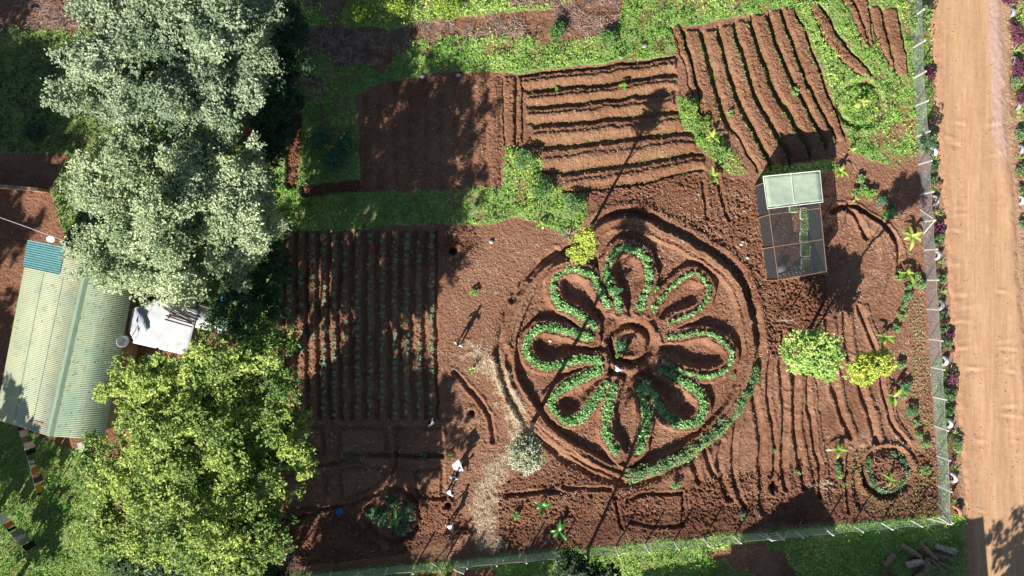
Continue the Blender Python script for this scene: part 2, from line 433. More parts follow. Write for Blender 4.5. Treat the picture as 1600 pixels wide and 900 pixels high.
# ring beds
def ringbed(x, y, r, d, lip=0.15, w=4):
    global Z, soil
    q = np.hypot(wx-x, wy-y); Z -= d*np.exp(-((q-r)/w)**2); Z += lip*np.exp(-((q-r-8)/4)**2); return q
q1 = ringbed(1345,163,34,0.25,0.08); q2 = ringbed(1385,738,36,0.28,0.2,5)
q3 = ringbed(614,805,40,0.3,0.1,5)
Z += 0.15*(1-sm(22, 30, q2))-0.25*np.exp(-(q2/14)**2)
soil = np.maximum(soil, (1-sm(44, 50, q2)))
soil = np.maximum(soil, np.exp(-((q1-37)/3.5)**2)*0.7*sm(0.4, 0.55, fbm(X, Y, 14, 3, 2)))
# holes with spoil
HOLES = [(708,392,7,0.6),(737,646,6,0.5),(700,790,6,0.6),(1208,760,8,0.4)]
for x, y, r, dpt in HOLES:
    q = np.hypot(X-x, Y-y); Z -= dpt*(1-sm(r*0.55, r, q)); Z += 0.10*np.exp(-((q-r*1.6)/4)**2)
q = np.hypot((wx-722)/1.1, (wy-388)/1.35); heap = 1-sm(18, 34, q); Z += 0.16*heap*(q > 0); till = np.maximum(till, heap); soil = np.maximum(soil, heap)
# tilled rough zones
for p in ([(915,290),(1100,270),(1180,285),(1195,440),(1180,500),(1150,430),(1110,380),(1040,345),(940,340)],
          [(780,770),(1075,765),(1080,835),(780,862)],[(440,800),(580,790),(600,870),(430,890)],[(640,760),(700,770),(740,830),(690,850),(600,870)],
          [(1190,440),(1290,430),(1300,520),(1200,560)],[(1080,750),(1480,700),(1465,800),(1080,835)],[(860,720),(950,750),(860,765),(780,760)]):
    till = np.maximum(till, poly_mask(p)*0.9)
till = np.maximum(till, inring*0.3)
for p in ([(700,400),(860,350),(870,400),(800,480),(780,560),(740,560),(700,560)],[(700,560),(760,600),(770,700),(740,790),(700,760)],[(1020,370),(1140,440),(1155,500),(1110,440),(1040,400)]):
    path = np.maximum(path, poly_mask(p)*(0.2+0.6*fbm(X, Y, 20, 3, 4))); till = np.maximum(till, poly_mask(p)*0.30)
veg *= 1-soil
veg *= 1-0.55*sm(0.56, 0.66, fbm(X, Y, 24, 4, 2))*(Y < 420)*(X > 500)
veg *= 1-0.75*inpoly(X, Y, [(1320,215),(1450,180),(1460,270),(1380,262),(1320,250)])*sm(0.4, 0.55, fbm(X, Y, 18, 3, 1))
veg = np.maximum(veg, (1-sm(26, 36, q1))*0.9)
veg = np.maximum(veg, 0.0)
dry *= 1-soil
# clods and fine relief
cl = fbm(X, Y, 2.6, 2, 2)-0.5; cl2 = np.abs(fbm(X+7, Y*1.0, 7.5, 3, 3)-0.5); patchy = sm(0.35, 0.6, fbm(X, Y, 40, 3, 5))
Z += cl*(0.09+0.17*till*(0.4+0.8*patchy))*(1-0.4*path)-cl2*0.36*till*patchy+0.03*till
Z += veg*0.06*(fbm(X, Y, 8, 3, 5))
# road bed and yard stay flat
rdL = lambda y: np.interp(y, [-700,0,60,120,200,300,400,500,600,700,780,900,1600], [1420,1447,1456,1461,1463,1471,1479,1485,1491,1501,1509,1513,1545])
rdR = lambda y: np.interp(y, [-700,0,100,200,300,400,500,700,900,1600], [1530,1566,1570,1573,1585,1591,1600,1612,1622,1665])
inroad = sm(-8, 4, X-rdL(Y))*(1-sm(-4, 8, X-rdR(Y)))
Z = Z*(1-inroad)-0.05*inroad
veg *= 1-inroad; dry *= 1-inroad
sand = sm(-12, 0, X-rdR(Y))*(1-sm(20, 34, X-rdR(Y)+14*(fbm(X, Y, 12, 3, 1)-.5)))*(1-0.6*sm(.45,.6,fbm(X, Y, 9, 3, 3)))
sand = np.maximum(sand, sm(-14, -2, X-rdL(Y))*(X < rdR(Y)+5)*0.8)
veg *= 1-0.5*sand*(X > 1560)
# fade to rolling ground far away
far = sm(200, 900, np.maximum(np.abs(X-800)-800, np.abs(Y-450)-450))
Z = Z*(1-far)+far*1.2*(fbm(X, Y, 900, 3, 1)-0.5)
veg = np.maximum(veg, sm(30, 60, np.maximum(np.abs(X-800)-800, np.abs(Y-450)-450))*sm(0.42, 0.55, fbm(X, Y, 200, 3, 4))*(1-inroad))
ny, nx = X.shape
V = np.stack([(X-800)*S, (450-Y)*S, Z], -1).reshape(-1, 3)
i0 = (np.arange(ny-1)[:, None]*nx+np.arange(nx-1)[None]).ravel()
F = np.stack([i0, i0+nx, i0+nx+1, i0+1], 1)
def sampler(A):
    def f(px, py):
        iy = np.clip(np.searchsorted(gy, py), 0, ny-1); ix = np.clip(np.searchsorted(gx, px), 0, nx-1)
        return A[iy, ix]
    return f
zat = sampler(Z); vegat = sampler(veg); dryat = sampler(dry); strawat = sampler(straw*(1-inring)); weedat = sampler(weed); soilat = sampler(soil)
def ground_mat():
    m, t, b = nodemat('ground', 0.95, 0.12)
    av = attr(t, 'veg').outputs['Fac']; ad = attr(t, 'dry').outputs['Fac']; ap = attr(t, 'path').outputs['Fac']
    as_ = attr(t, 'straw').outputs['Fac']; aw = attr(t, 'weed').outputs['Fac']; al = attr(t, 'till').outputs['Fac']
    n1 = noise(t, 1.1, 8, 0.65); n2 = noise(t, 9, 6, 0.7); n3 = noise(t, 28, 4, 0.7); nb = noise(t, 0.16, 4, 0.6)
    s1 = ramp(t, n1, [(0.25, (0.165, 0.070, 0.041)), (0.5, (0.265, 0.130, 0.079)), (0.75, (0.38, 0.215, 0.138))])
    s2 = ramp(t, n2, [(0.34, (0.095, 0.040, 0.025)), (0.5, (0.285, 0.138, 0.084)), (0.66, (0.50, 0.31, 0.205))])
    soilc = mixc(t, 0.62, s1, s2)
    soilc = mixc(t, math_(t, 'MULTIPLY', ramp(t, nb, [(0.45, (0, 0, 0)), (0.58, (1, 1, 1))]), 0.5), soilc, (0.15, 0.062, 0.034))
    nd = noise(t, 0.33, 5, 0.65)
    soilc = mixc(t, math_(t, 'MULTIPLY', ramp(t, nd, [(0.50, (0, 0, 0)), (0.64, (1, 1, 1))]), 0.5), soilc, (0.40, 0.235, 0.145))
    # crumbs and bits of straw lying on the soil
    crumbs = ramp(t, n3, [(0.64, (0, 0, 0)), (0.74, (1, 1, 1))])
    soilc = mixc(t, math_(t, 'MULTIPLY', crumbs, 0.6), soilc, (0.58, 0.41, 0.29))
    pc = ramp(t, n2, [(0.3, (0.24, 0.12, 0.075)), (0.7, (0.42, 0.26, 0.175))])
    soilc = mixc(t, math_(t, 'MULTIPLY', ap, 0.6), soilc, pc)
    soilc = mixc(t, math_(t, 'MULTIPLY', al, 0.35), soilc, (0.23, 0.088, 0.050))
    wn = noise(t, 13, 4, 0.7)
    wf = math_(t, 'MULTIPLY', aw, ramp(t, wn, [(0.45, (0, 0, 0)), (0.60, (1, 1, 1))]))
    soilc = mixc(t, wf, soilc, (0.10, 0.19, 0.035))
    gn = noise(t, 5, 7, 0.7)
    gc = ramp(t, gn, [(0.28, (0.07, 0.12, 0.03)), (0.45, (0.19, 0.29, 0.08)), (0.6, (0.33, 0.42, 0.15)), (0.75, (0.44, 0.36, 0.22))])
    bare = ramp(t, noise(t, 0.7, 6, 0.7), [(0.50, (0, 0, 0)), (0.66, (1, 1, 1))])
    gc = mixc(t, math_(t, 'MULTIPLY', bare, 0.6), gc, soilc)
    c = mixc(t, av, soilc, gc)
    dc = ramp(t, n2, [(0.3, (0.10, 0.06, 0.045)), (0.6, (0.26, 0.17, 0.13)), (0.8, (0.42, 0.31, 0.25))])
    c = mixc(t, ad, c, dc)
    stc = ramp(t, n2, [(0.35, (0.26, 0.17, 0.10)), (0.5, (0.52, 0.41, 0.27)), (0.65, (0.74, 0.64, 0.46))])
    c = mixc(t, math_(t, 'MULTIPLY', as_, 0.85), c, stc)
    sdc = ramp(t, n2, [(0.3, (0.34, 0.20, 0.12)), (0.55, (0.50, 0.33, 0.21)), (0.75, (0.60, 0.45, 0.33))])
    c = mixc(t, math_(t, 'MULTIPLY', attr(t, 'sand').outputs['Fac'], 0.9), c, sdc)
    t.links.new(c, b.inputs['Base Color'])
    h = math_(t, 'ADD', math_(t, 'MULTIPLY', n2, 1.0), math_(t, 'MULTIPLY', n3, 0.5))
    vo = t.nodes.new('ShaderNodeTexVoronoi'); vo.inputs['Scale'].default_value = 11; tcv = t.nodes.new('ShaderNodeTexCoord'); t.links.new(tcv.outputs['Object'], vo.inputs['Vector'])
    h = math_(t, 'ADD', h, math_(t, 'MULTIPLY', math_(t, 'MULTIPLY', vo.outputs['Distance'], al), -1.6))
    bump(t, b, h, 0.11, 1.0)
    return m
g = mesh_np('ground', V, F, ground_mat(), smooth=True)
for nm, A in (('veg', veg), ('dry', dry), ('path', path), ('straw', straw*(1-inring)), ('weed', weed), ('till', till), ('sand', sand)):
    a = g.data.attributes.new(nm, 'FLOAT', 'POINT'); a.data.foreach_set('value', A.astype(np.float32).ravel())
tag(g, kind='structure')
# ------------------------------------------------------------------ the dirt road
ry = np.arange(-700, 1601, 2.5); ru = np.linspace(-0.06, 1.06, 110)
U, RY = np.meshgrid(ru, ry)
RXp = rdL(RY)+(rdR(RY)-rdL(RY))*U
edge = np.minimum(U, 1-U)
Zr = -0.09+0.13*sm(-0.05, 0.09, edge+0.10*(fbm(RXp, RY, 14, 4, 2)-0.5))
for c_, w_ in ((0.27, 0.10), (0.73, 0.11)):
    Zr -= 0.05*np.exp(-((U-c_-0.02*np.sin(RY/130))/w_)**2)
Zr += 0.012*(fbm(RXp*3, RY*0.25, 9, 3, 3)-0.5)+0.02*(fbm(RXp, RY, 14, 4, 4)-0.5)+0.02*(fbm(RXp, RY, 5, 2, 1)-0.5)*(1-sm(0.02, 0.2, edge))
g2 = np.random.default_rng(5)
for k in range(46):          # wash ripples across the wheel tracks
    yc = g2.uniform(180, 900); uc = g2.choice([0.2, 0.78])+g2.normal(0, 0.06); w_ = g2.uniform(0.07, 0.13)
    yy = RY-yc+14*(U-uc)*g2.choice([-1, 1])
    Zr += 0.040*g2.uniform(0.2, 1)*np.exp(-((U-uc)/w_)**2)*(np.exp(-((yy+2)/3.2)**2)-np.exp(-((yy-3)/3.2)**2))
Zr += 0.05*(U > 0.80)*(U < 1)*(fbm(RXp, RY, 4, 2, 5)-0.5)*(RY < 260)
n2y, n2x = U.shape
V = np.stack([(RXp-800)*S, (450-RY)*S, Zr], -1).reshape(-1, 3)
i0 = (np.arange(n2y-1)[:, None]*n2x+np.arange(n2x-1)[None]).ravel()
m, t, b = nodemat('road', 0.95, 0.1)
tc = t.nodes.new('ShaderNodeTexCoord'); mp = t.nodes.new('ShaderNodeMapping'); mp.inputs['Scale'].default_value = (3.2, 0.22, 1)
t.links.new(tc.outputs['Object'], mp.inputs[0])
st = noise(t, 1.0, 5, 0.6, vec=mp.outputs[0]); f2 = noise(t, 3.0, 7, 0.7); f3 = noise(t, 30, 3, 0.7)
c1 = ramp(t, st, [(0.3, (0.38, 0.215, 0.115)), (0.5, (0.49, 0.310, 0.168)), (0.7, (0.59, 0.405, 0.235))])
c2 = ramp(t, f2, [(0.3, (0.36, 0.19, 0.11)), (0.7, (0.54, 0.34, 0.22))])
c = mixc(t, 0.4, c1, c2)
mp3 = t.nodes.new('ShaderNodeMapping'); mp3.inputs['Scale'].default_value = (9, 0.5, 1); t.links.new(tc.outputs['Object'], mp3.inputs[0]); tk = noise(t, 1.0, 4, 0.6, vec=mp3.outputs[0])
c = mixc(t, math_(t, 'MULTIPLY', ramp(t, tk, [(0.52, (0, 0, 0)), (0.60, (1, 1, 1))]), 0.28), c, (0.36, 0.20, 0.11))
f4 = noise(t, 0.5, 6, 0.7); c = mixc(t, math_(t, 'MULTIPLY', ramp(t, f4, [(0.5, (0, 0, 0)), (0.65, (1, 1, 1))]), 0.35), c, (0.42, 0.235, 0.13))
peb = ramp(t, f3, [(0.62, (0, 0, 0)), (0.72, (1, 1, 1))])
c = mixc(t, math_(t, 'MULTIPLY', peb, 0.3), c, (0.62, 0.46, 0.36))
vg = attr(t, 'verge').outputs['Fac']; c = mixc(t, math_(t, 'MULTIPLY', vg, 0.8), c, ramp(t, f2, [(0.3, (0.30, 0.145, 0.08)), (0.7, (0.47, 0.27, 0.165))]))
ga = attr(t, 'gravel').outputs['Fac']
c = mixc(t, ga, c, ramp(t, f3, [(0.4, (0.36, 0.22, 0.17)), (0.65, (0.62, 0.44, 0.36))]))
t.links.new(c, b.inputs['Base Color']); bump(t, b, math_(t, 'ADD', f2, f3), 0.03, 0.5)
rd = mesh_np('road', V, np.stack([i0, i0+n2x, i0+n2x+1, i0+1], 1), m, smooth=True)
gr = (sm(0.74, 0.84, U+0.12*(fbm(RXp, RY, 20, 3, 2)-.5))*(1-sm(200, 290, RY))).astype(np.float32)
a = rd.data.attributes.new('gravel', 'FLOAT', 'POINT'); a.data.foreach_set('value', gr.ravel())
vgv = np.maximum(1-sm(0.06, 0.17, U+0.05*(fbm(RXp, RY, 30, 3, 1)-.5)), 0.6*sm(0.86, 0.97, U)).astype(np.float32)
a = rd.data.attributes.new('verge', 'FLOAT', 'POINT'); a.data.foreach_set('value', vgv.ravel())
tag(rd, kind='structure')
g2 = np.random.default_rng(77); mb = MB()
for k in range(900):
    yy = g2.uniform(-30, 930); side_ = g2.random(); u = g2.beta(0.6, 0.6); xx = rdL(yy)+(rdR(yy)-rdL(yy))*u; r_ = g2.uniform(0.015, 0.045)
    mb.ball(((xx-800)*S, (450-yy)*S, 0.035+r_*.3), (r_, r_*.8, r_*.6), 5, 3)
o = mb.build('road_stones', plain('road_stone', (0.62, 0.50, 0.40), (0.3, 0.2, 0.14), 3)); tag(o, 'loose stones scattered along the dirt road', 'stones', kind='stuff')
# ------------------------------------------------------------------ ground cover (uncountable)
def scatter(box, dens, fn, seed):
    g = np.random.default_rng(seed); x0, y0, x1, y1 = box
    n = int((x1-x0)*(y1-y0)*S*S*dens); x = g.uniform(x0, x1, n); y = g.uniform(y0, y1, n)
    k = g.random(n) < fn(x, y); return x[k], y[k]
def pts3(x, y, dz): return np.stack([(x-800)*S, (450-y)*S, zat(x, y)+dz], 1)
pn = lambda x, y: fbm(x, y, 26, 3, 1)
x, y = scatter((-40, -40, 1640, 940), 95, lambda x, y: vegat(x, y)*sm(0.25, 0.55, pn(x, y)+0.1), 3)
hgt = 0.05+1.3*np.clip(fbm(x, y, 12, 3, 2)-0.42, 0, 1)*(1+1.2*sm(-20, 60, 60-np.abs(y-20)*0.5))
g = np.random.default_rng(4); dz = hgt*g.random(len(x))**0.6
hue = fbm(x, y, 70, 3, 3)
hue = np.clip((hue-0.35)*2.4, 0, 1)
yel = ((y < 60) & (x < 900))*0.4
V, F, T = leafcloud(pts3(x, y, dz), 0.15, (0.11, 0.33, 0.035), (0.62, 0.80, 0.19), 0.3, 0.6, 6, np.clip(hue*0.75+yel, 0, 1))
T[:, 0] *= 1.0
yard = ((x < 200) & (y < 400)) | ((x < 430) & (y < 560)) | ((x < 437) & (x > 215) & (y > 540)); T[np.repeat(yard, 4)] *= np.array([0.34, 0.33, 0.36])  # leaf tint darkened to stand for shade in the yard and under the trees
# the lawn by the house is paler and yellower
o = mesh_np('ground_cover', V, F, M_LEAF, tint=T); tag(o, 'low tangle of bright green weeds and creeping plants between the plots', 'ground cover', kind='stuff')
x, y = scatter((-40, 640, 220, 940), 60, lambda x, y: vegat(x, y), 8)
V, F, T = leafcloud(pts3(x, y, 0.05), 0.11, (0.26, 0.38, 0.09), (0.56, 0.60, 0.28), 0.1, 0.3, 9)
o = mesh_np('lawn_grass', V, F, M_LEAF, tint=T); tag(o, 'short pale green lawn grass beside the green roofed house', 'grass', kind='stuff')
# dead stems over the brush heaps
def sticks(x, y, dz, L, r, ca, cb, seed, flat=0.25):
    g = np.random.default_rng(seed); n = len(x); C = pts3(x, y, dz)
    a = g.uniform(0, 2*np.pi, n); el = g.normal(0, flat, n); L = L*g.uniform(0.5, 1.3, n)
    d = np.stack([np.cos(a)*np.cos(el), np.sin(a)*np.cos(el), np.sin(el)], 1)*L[:, None]*0.5
    s_ = np.stack([-np.sin(a), np.cos(a), np.zeros(n)], 1)*r; u = np.array([0, 0, r])
    # three sided sliver: two quads forming a roof
    V = np.stack([C-d-s_, C+d-s_, C+d+u, C-d+u, C+d+s_, C-d+s_], 1).reshape(-1, 3)
    b = np.arange(n)*6
    F = np.concatenate([np.stack([b, b+1, b+2, b+3], 1), np.stack([b+3, b+2, b+4, b+5], 1)])
    m = g.random(n); col = hexc(ca)[None]*(1-m[:, None])+hexc(cb)[None]*m[:, None]
    return V, F, np.repeat(col, 6, 0)
x, y = scatter((-40, -40, 980, 180), 75, lambda x, y: dryat(x, y)*sm(0.3, 0.5, pn(x, y)), 12)
V, F, T = sticks(x, y, 0.04+0.3*np.random.default_rng(1).random(len(x)), 0.50, 0.012, (0.17, 0.10, 0.075), (0.60, 0.44, 0.36), 13)
o = mesh_np('dry_brush', V, F, M_STRAW, tint=T); tag(o, 'heaps of dry pinkish brown brush and dead stems above the plots', 'dry brush', kind='stuff')
x, y = scatter((700, 530, 870, 870), 170, lambda x, y: strawat(x, y)*1.0, 14)
V, F, T = sticks(x, y, 0.03+0.10*np.random.default_rng(2).random(len(x)), 0.34, 0.010, (0.50, 0.38, 0.24), (0.86, 0.76, 0.58), 15, 0.4)
o = mesh_np('dry_grass', V, F, M_STRAW, tint=T); tag(o, 'strip of pale dry grass winding down to the fence', 'dry grass', kind='stuff')
# scattered straw bits and weeds on bare soil
x, y = scatter((420, 90, 1480, 870), 9.0, lambda x, y: (1-vegat(x, y))*sm(0.38, 0.62, fbm(x, y, 35, 3, 4))*(1-0.8*(y < 300))*(1-0.6*(x<690)), 16)
V, F, T = sticks(x, y, 0.015, 0.22, 0.016, (0.40, 0.27, 0.17), (0.78, 0.64, 0.48), 17, 0.15)
o = mesh_np('straw_litter', V, F, M_STRAW, tint=T); tag(o, 'bits of straw and twigs littered over the bare soil', 'litter', kind='stuff')
x, y = scatter((430, 0, 1440, 870), 40, lambda x, y: np.clip(weedat(x, y)*1.4+0.016*soilat(x, y)+0.035*(soilat(x, y) < .3)*(x > 700)*(x < 870)*(y > 340)*(y < 560)*sm(0.4, .6, fbm(x, y, 25, 2, 1)), 0, 1)*(1-vegat(x, y)), 18)
V, F, T = leafcloud(pts3(x, y, 0.04), 0.12, (0.12, 0.26, 0.05), (0.40, 0.52, 0.16), 0.5, 0.6, 19)
o = mesh_np('furrow_weeds', V, F, M_LEAF, tint=T); tag(o, 'tiny green weeds sprouting along the furrows', 'weeds', kind='stuff')
# seedling carpet lower right, along the east fence
def seedmask(x, y):
    a = inpoly(x, y, [(1325,715),(1350,700),(1352,770),(1420,780),(1430,740),(1466,720),(1470,800),(1335,806)])
    b_ = inpoly(x, y, [(1412,470),(1440,465),(1450,560),(1458,690),(1445,720),(1425,620),(1420,520)])
    return (a | b_)
g = np.random.default_rng(20); sx = []; sy = []
for yy in np.arange(460, 810, 5.2):
    for xx in np.arange(1320, 1475, 5.6):
        sx.append(xx+g.normal(0, 0.8)); sy.append(yy+g.normal(0, 0.8))
sx = np.array(sx); sy = np.array(sy); k = seedmask(sx, sy) & (g.random(len(sx)) < 0.85) & (np.hypot(sx-1385, sy-738) > 42); sx = sx[k]; sy = sy[k]
C = np.repeat(pts3(sx, sy, 0.05), 6, 0)+g.normal(0, 0.035, (len(sx)*6, 3))
V, F, T = leafcloud(C, 0.11, (0.22, 0.28, 0.09), (0.42, 0.42, 0.20), 0.6, 0.6, 21)
o = mesh_np('seedling_carpet', V, F, M_LEAF, tint=T); tag(o, 'hundreds of tiny pale green seedlings dotted in the lower right corner beds', 'seedlings', kind='stuff')
# pebbles
x, y = scatter((420, 90, 1480, 870), 0.5, lambda x, y: (1-vegat(x, y))*0.8+0*x, 23)
mb = MB()
for a_, b_ in zip(x, y):
    r_ = rnd(0.02, 0.055); mb.ball(((a_-800)*S, (450-b_)*S, float(zat(a_, b_))+r_*0.4), (r_, r_*rnd(.6, 1), r_*.6), 5, 3)
o = mb.build('pebbles', plain('pebble', (0.55, 0.45, 0.38), (0.3, 0.2, 0.15), 3)); tag(o, 'small pale pebbles strewn over the soil', 'pebbles', kind='stuff')
# ------------------------------------------------------------------ crop loops of the flower
def band(pts, width, n, seed, size, ca, cb, hh=0.28, gap=None):
    g = np.random.default_rng(seed); q = np.array(pts); L = np.cumsum(np.r_[0, np.hypot(*np.diff(q, axis=0).T)])
    ncl = max(3, int(L[-1]/5.0)); out = []; tone = []
    for i in range(ncl):
        s_ = (i+0.5+g.normal(0, .15))/ncl*L[-1]
        x = np.interp(s_, L, q[:, 0])+g.normal(0, 1.0); y = np.interp(s_, L, q[:, 1])+g.normal(0, 1.0)
        if gap is not None and gap(x, y): continue
        nl = int(n*g.uniform(0.5, 1.35)); d = g.normal(size=(nl, 3)); d /= np.linalg.norm(d, axis=1)[:, None]; d[:, 2] = np.abs(d[:, 2])
        r = width*S*0.5*g.uniform(0.55, 1.35)
        c0 = np.array([(x-800)*S, (450-y)*S, zat(x, y)+0.02])
        out.append(c0+d*np.array([r, r, hh])*g.uniform(0.5, 1.05, nl)[:, None]); tone.append(np.full(nl, g.uniform(0.1, 0.9)))
    C = np.concatenate(out); return leafcloud(C, size, ca, cb, 0.5, 0.75, seed+1, np.concatenate(tone))
PN = ['upper left', 'top', 'upper right', 'right', 'lower right', 'bottom', 'lower left', 'left']
for i, q in enumerate(PETS):
    gap = None
    if i == 5: gap = lambda x, y: y > 704
    FULL = [(13, 50), (12.5, 46), (7, 20), (8, 26), (13, 50), (15, 60), (15.5, 62), (13.5, 52)][i]
    V, F, T = band(q, FULL[0], FULL[1], 30+i, 0.17, (0.10, 0.28, 0.07), (0.36, 0.60, 0.22), 0.24, gap)
    c0 = P(*q[len(q)//2])
    o = mesh_np('crop_row', V, F, M_LEAFG, tint=T, loc=tuple(c0))
    tag(o, f'leafy green crop row looping round the {PN[i]} petal of the flower bed', 'crop row', 'crop rows on the petals of the flower bed')
q = smooth_line([(1182,572),(1170,600),(1150,640),(1118,672),(1085,700),(1040,722),(985,742)])
V, F, T = band(q, 19, 120, 50, 0.15, (0.11, 0.22, 0.08), (0.32, 0.45, 0.20), 0.3)
o = mesh_np('crop_hedge', V, F, M_LEAF, tint=T, loc=tuple(P(1110, 680))); tag(o, 'thick curved green crop band on the lower right rim of the flower bed', 'crop hedge')
q = smooth_line([(1360,715),(1356,735),(1366,757),(1388,768),(1408,758),(1418,735),(1408,715),(1392,706)])
V, F, T = band(q, 10, 34, 52, 0.14, (0.06, 0.16, 0.06), (0.18, 0.32, 0.14), 0.2)
o = mesh_np('crop_row', V, F, M_LEAFG, tint=T, loc=tuple(P(1385, 738))); tag(o, 'blue green crop ring in the small round bed in the lower right corner', 'crop row')
# ------------------------------------------------------------------ seedlings in the furrow plot, each a plant
def rosette(n, L, w, ca, cb, seed, lift=0.5, droop=0.4, seg=3, base=0.0):
    """n arched leaves from one point"""
    g = np.random.default_rng(seed); V = []; F = []; T = []
    for i in range(n):
        a = 2*math.pi*i/n*1.0+g.normal(0, 0.25); l = L*g.uniform(0.7, 1.15); ww = w*g.uniform(0.8, 1.2); el = lift*g.uniform(0.6, 1.3)
        d = np.array([math.cos(a), math.sin(a), 0]); s_ = np.array([-math.sin(a), math.cos(a), 0])
        b0 = len(V); m = g.random(); col = (hexc(ca)*(1-m)+hexc(cb)*m)
        for j in range(seg+1):
            u = j/seg; wd_ = ww*math.sin(math.pi*min(0.97, 0.12+0.85*u))**0.8
            p = d*l*u+np.array([0, 0, base+l*(el*u-droop*u*u)])
            for sgn, dz in ((-1, 0.12), (0, 0), (1, 0.12)):
                V.append(p+s_*wd_*0.5*sgn+np.array([0, 0, dz*wd_])); T.append(col*(1.12 if sgn == 0 else 1))
        for j in range(seg):
            for k in range(2):
                q = b0+j*3+k; F.append((q, q+1, q+4, q+3))
    return np.array(V), np.array(F), np.array(T)
meshes = []
for k in range(5):
    V, F, T = rosette(6+k % 3, 0.20, 0.10, (0.08, 0.18, 0.08), (0.26, 0.36, 0.20), 60+k, 0.5, 0.5, 2, 0.03)
    o = mesh_np('seedling', V, F, M_LEAFG, tint=T); meshes.append(o.data); bpy.data.objects.remove(o)
cnt = 0
rows = [(a+b)/2 for a, b in zip(Dx[:-1], Dx[1:])]
dens = [.35, .35, .3, .85, .85, .6, .9, .85, .95, .9, .9, .85, .9]
for ri, rx in enumerate(rows):
    y = 368
    while y < 650 and cnt < 300:
        if random.random() < dens[ri]:
            px = rx+rnd(-1.5, 1.5); py = y+rnd(-1.5, 1.5)
            o = bpy.data.objects.new('crop_seedling', meshes[cnt % 5]); COL.objects.link(o); s_ = rnd(0.55, 1.35) if y < 600 else rnd(.7, 1.1)
            o.location = P(px, py)+Vector((0, 0, float(zat(px, py)))); o.rotation_euler = (0, 0, rnd(0, 6.28)); o.scale = (s_, s_, s_)
            tag(o, 'small pale green seedling in the vertical rows of the shaded furrow plot', 'seedling', 'seedlings in the vertical rows of the shaded furrow plot'); cnt += 1
        y += 10.2+rnd(-2.2, 2.2)
# ------------------------------------------------------------------ trees
def blob_tree(name, label, base, crowns, ca, cb, leaf, clump_r, seed, trunk_r=0.2, group=None, bark=M_BARK, mat=M_LEAF, up=0.55, dens=1.0, limbs=6, asp=0.6, cat='tree', crownname='crown'):
    """base: world foot; crowns: list of (centre, (rx,ry,rz)); leaf clumps spread over the upper surfaces and through the volume"""
    g = np.random.default_rng(seed); root = empty(name, base, label, cat, group)
    B = np.array(base); pts = []; mixs = []; tips = []
    for c, r in crowns:
        c = np.array(c, float); r = np.array(r, float)
        ncl = max(6, int(dens*2.4*r[0]*r[1]*math.pi/(clump_r**2)*0.8))
        nb_ = max(3, ncl//9); bd = g.normal(size=(nb_, 3)); bd /= np.linalg.norm(bd, axis=1)[:, None]; bd[:, 2] = np.abs(bd[:, 2])*1.05-0.12
        bough = c+bd*r*(g.uniform(0.35, 1.0, nb_)**0.5*g.uniform(0.8, 1.08, nb_))[:, None]; btone = g.random(nb_)
        for i in range(ncl):
            kb = int(g.integers(0, nb_)); big = r[0] > 1.95; inner = big and g.random() < 0.25
            d = g.normal(size=3); d /= np.linalg.norm(d); d[2] = abs(d[2])*1.1-0.28
            rad = g.uniform(0.25, 1.0)**0.45*g.uniform(0.82, 1.08)
            cc = c+d*r*rad
            if inner: cc = c+d*r*rad*0.75-np.array([0, 0, r[2]*0.45])
            elif big: cc = bough[kb]+g.normal(0, 1, 3)*clump_r*np.array([0.85, 0.85, 0.35])
            cr = clump_r*g.uniform(0.55, 1.25)
            nl = int(dens*4.4*cr*cr*math.pi/(leaf*leaf*0.55)*0.5)
            e = g.normal(size=(nl, 3)); e /= np.linalg.norm(e, axis=1)[:, None]; e[:, 2] = np.where(e[:, 2] < -0.2, -e[:, 2], e[:, 2])
            # little tufts inside the clump so that its surface is broken
            tuft = g.normal(size=(max(4, nl//9), 3)); tuft /= np.linalg.norm(tuft, axis=1)[:, None]; tuft[:, 2] = np.abs(tuft[:, 2])-.15
            e = tuft[g.integers(0, len(tuft), nl)]*g.uniform(0.55, 1.0, nl)[:, None]+g.normal(0, 0.17, (nl, 3))
            pts.append(cc+e*np.array([cr, cr, cr*0.75])); mixs.append(np.full(nl, np.clip(0.55*btone[kb]+0.4*g.random()+(cc[2]-c[2])/r[2]*0.2-(0.12 if inner else 0.05), 0, 1)))  # light put into the tint: high clumps lighter, inner ones darker
            if i % 5 == 0: tips.append(cc)
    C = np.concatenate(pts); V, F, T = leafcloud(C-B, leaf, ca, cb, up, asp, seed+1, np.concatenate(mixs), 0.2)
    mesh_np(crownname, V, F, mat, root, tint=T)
    mb = MB(); c0 = Vector(np.mean([np.array(c) for c, r in crowns], 0))-Vector(base)
    top = Vector((c0.x*0.9, c0.y*0.9, c0.z)); mid = Vector((top.x*0.35, top.y*0.35, top.z*0.5))
    mb.tube([(0, 0, -0.2), (0.02, 0, 0.3), mid, top], [trunk_r*1.35, trunk_r, trunk_r*0.8, trunk_r*0.45], 9)
    mb.build('trunk', bark, root, True)
    random.shuffle(tips)
    for tp in tips[:limbs]:
        tp = Vector(tp)-Vector(base)+Vector((0, 0, clump_r*rnd(.1, .8))); q = MB(); st = mid.lerp(top, rnd(0.1, 0.7)); m_ = st.lerp(tp, 0.5)+Vector((rnd(-.3, .3), rnd(-.3, .3), -0.08*(tp-st).length))
        q.tube([st, m_, tp], [trunk_r*0.5, trunk_r*0.3, trunk_r*0.08], 6); q.build('limb', bark, root, True)
    return root
def crown(px, py, h, rpx, rpy, rz):
    """crown seen at (px,py) in the photo when its top stands h high; radii as seen"""
    f = S*(CAMH-h)/CAMH; c = P(px, py, h); return ((c.x, c.y, h-rz*0.75), (rpx*f, rpy*f, rz))
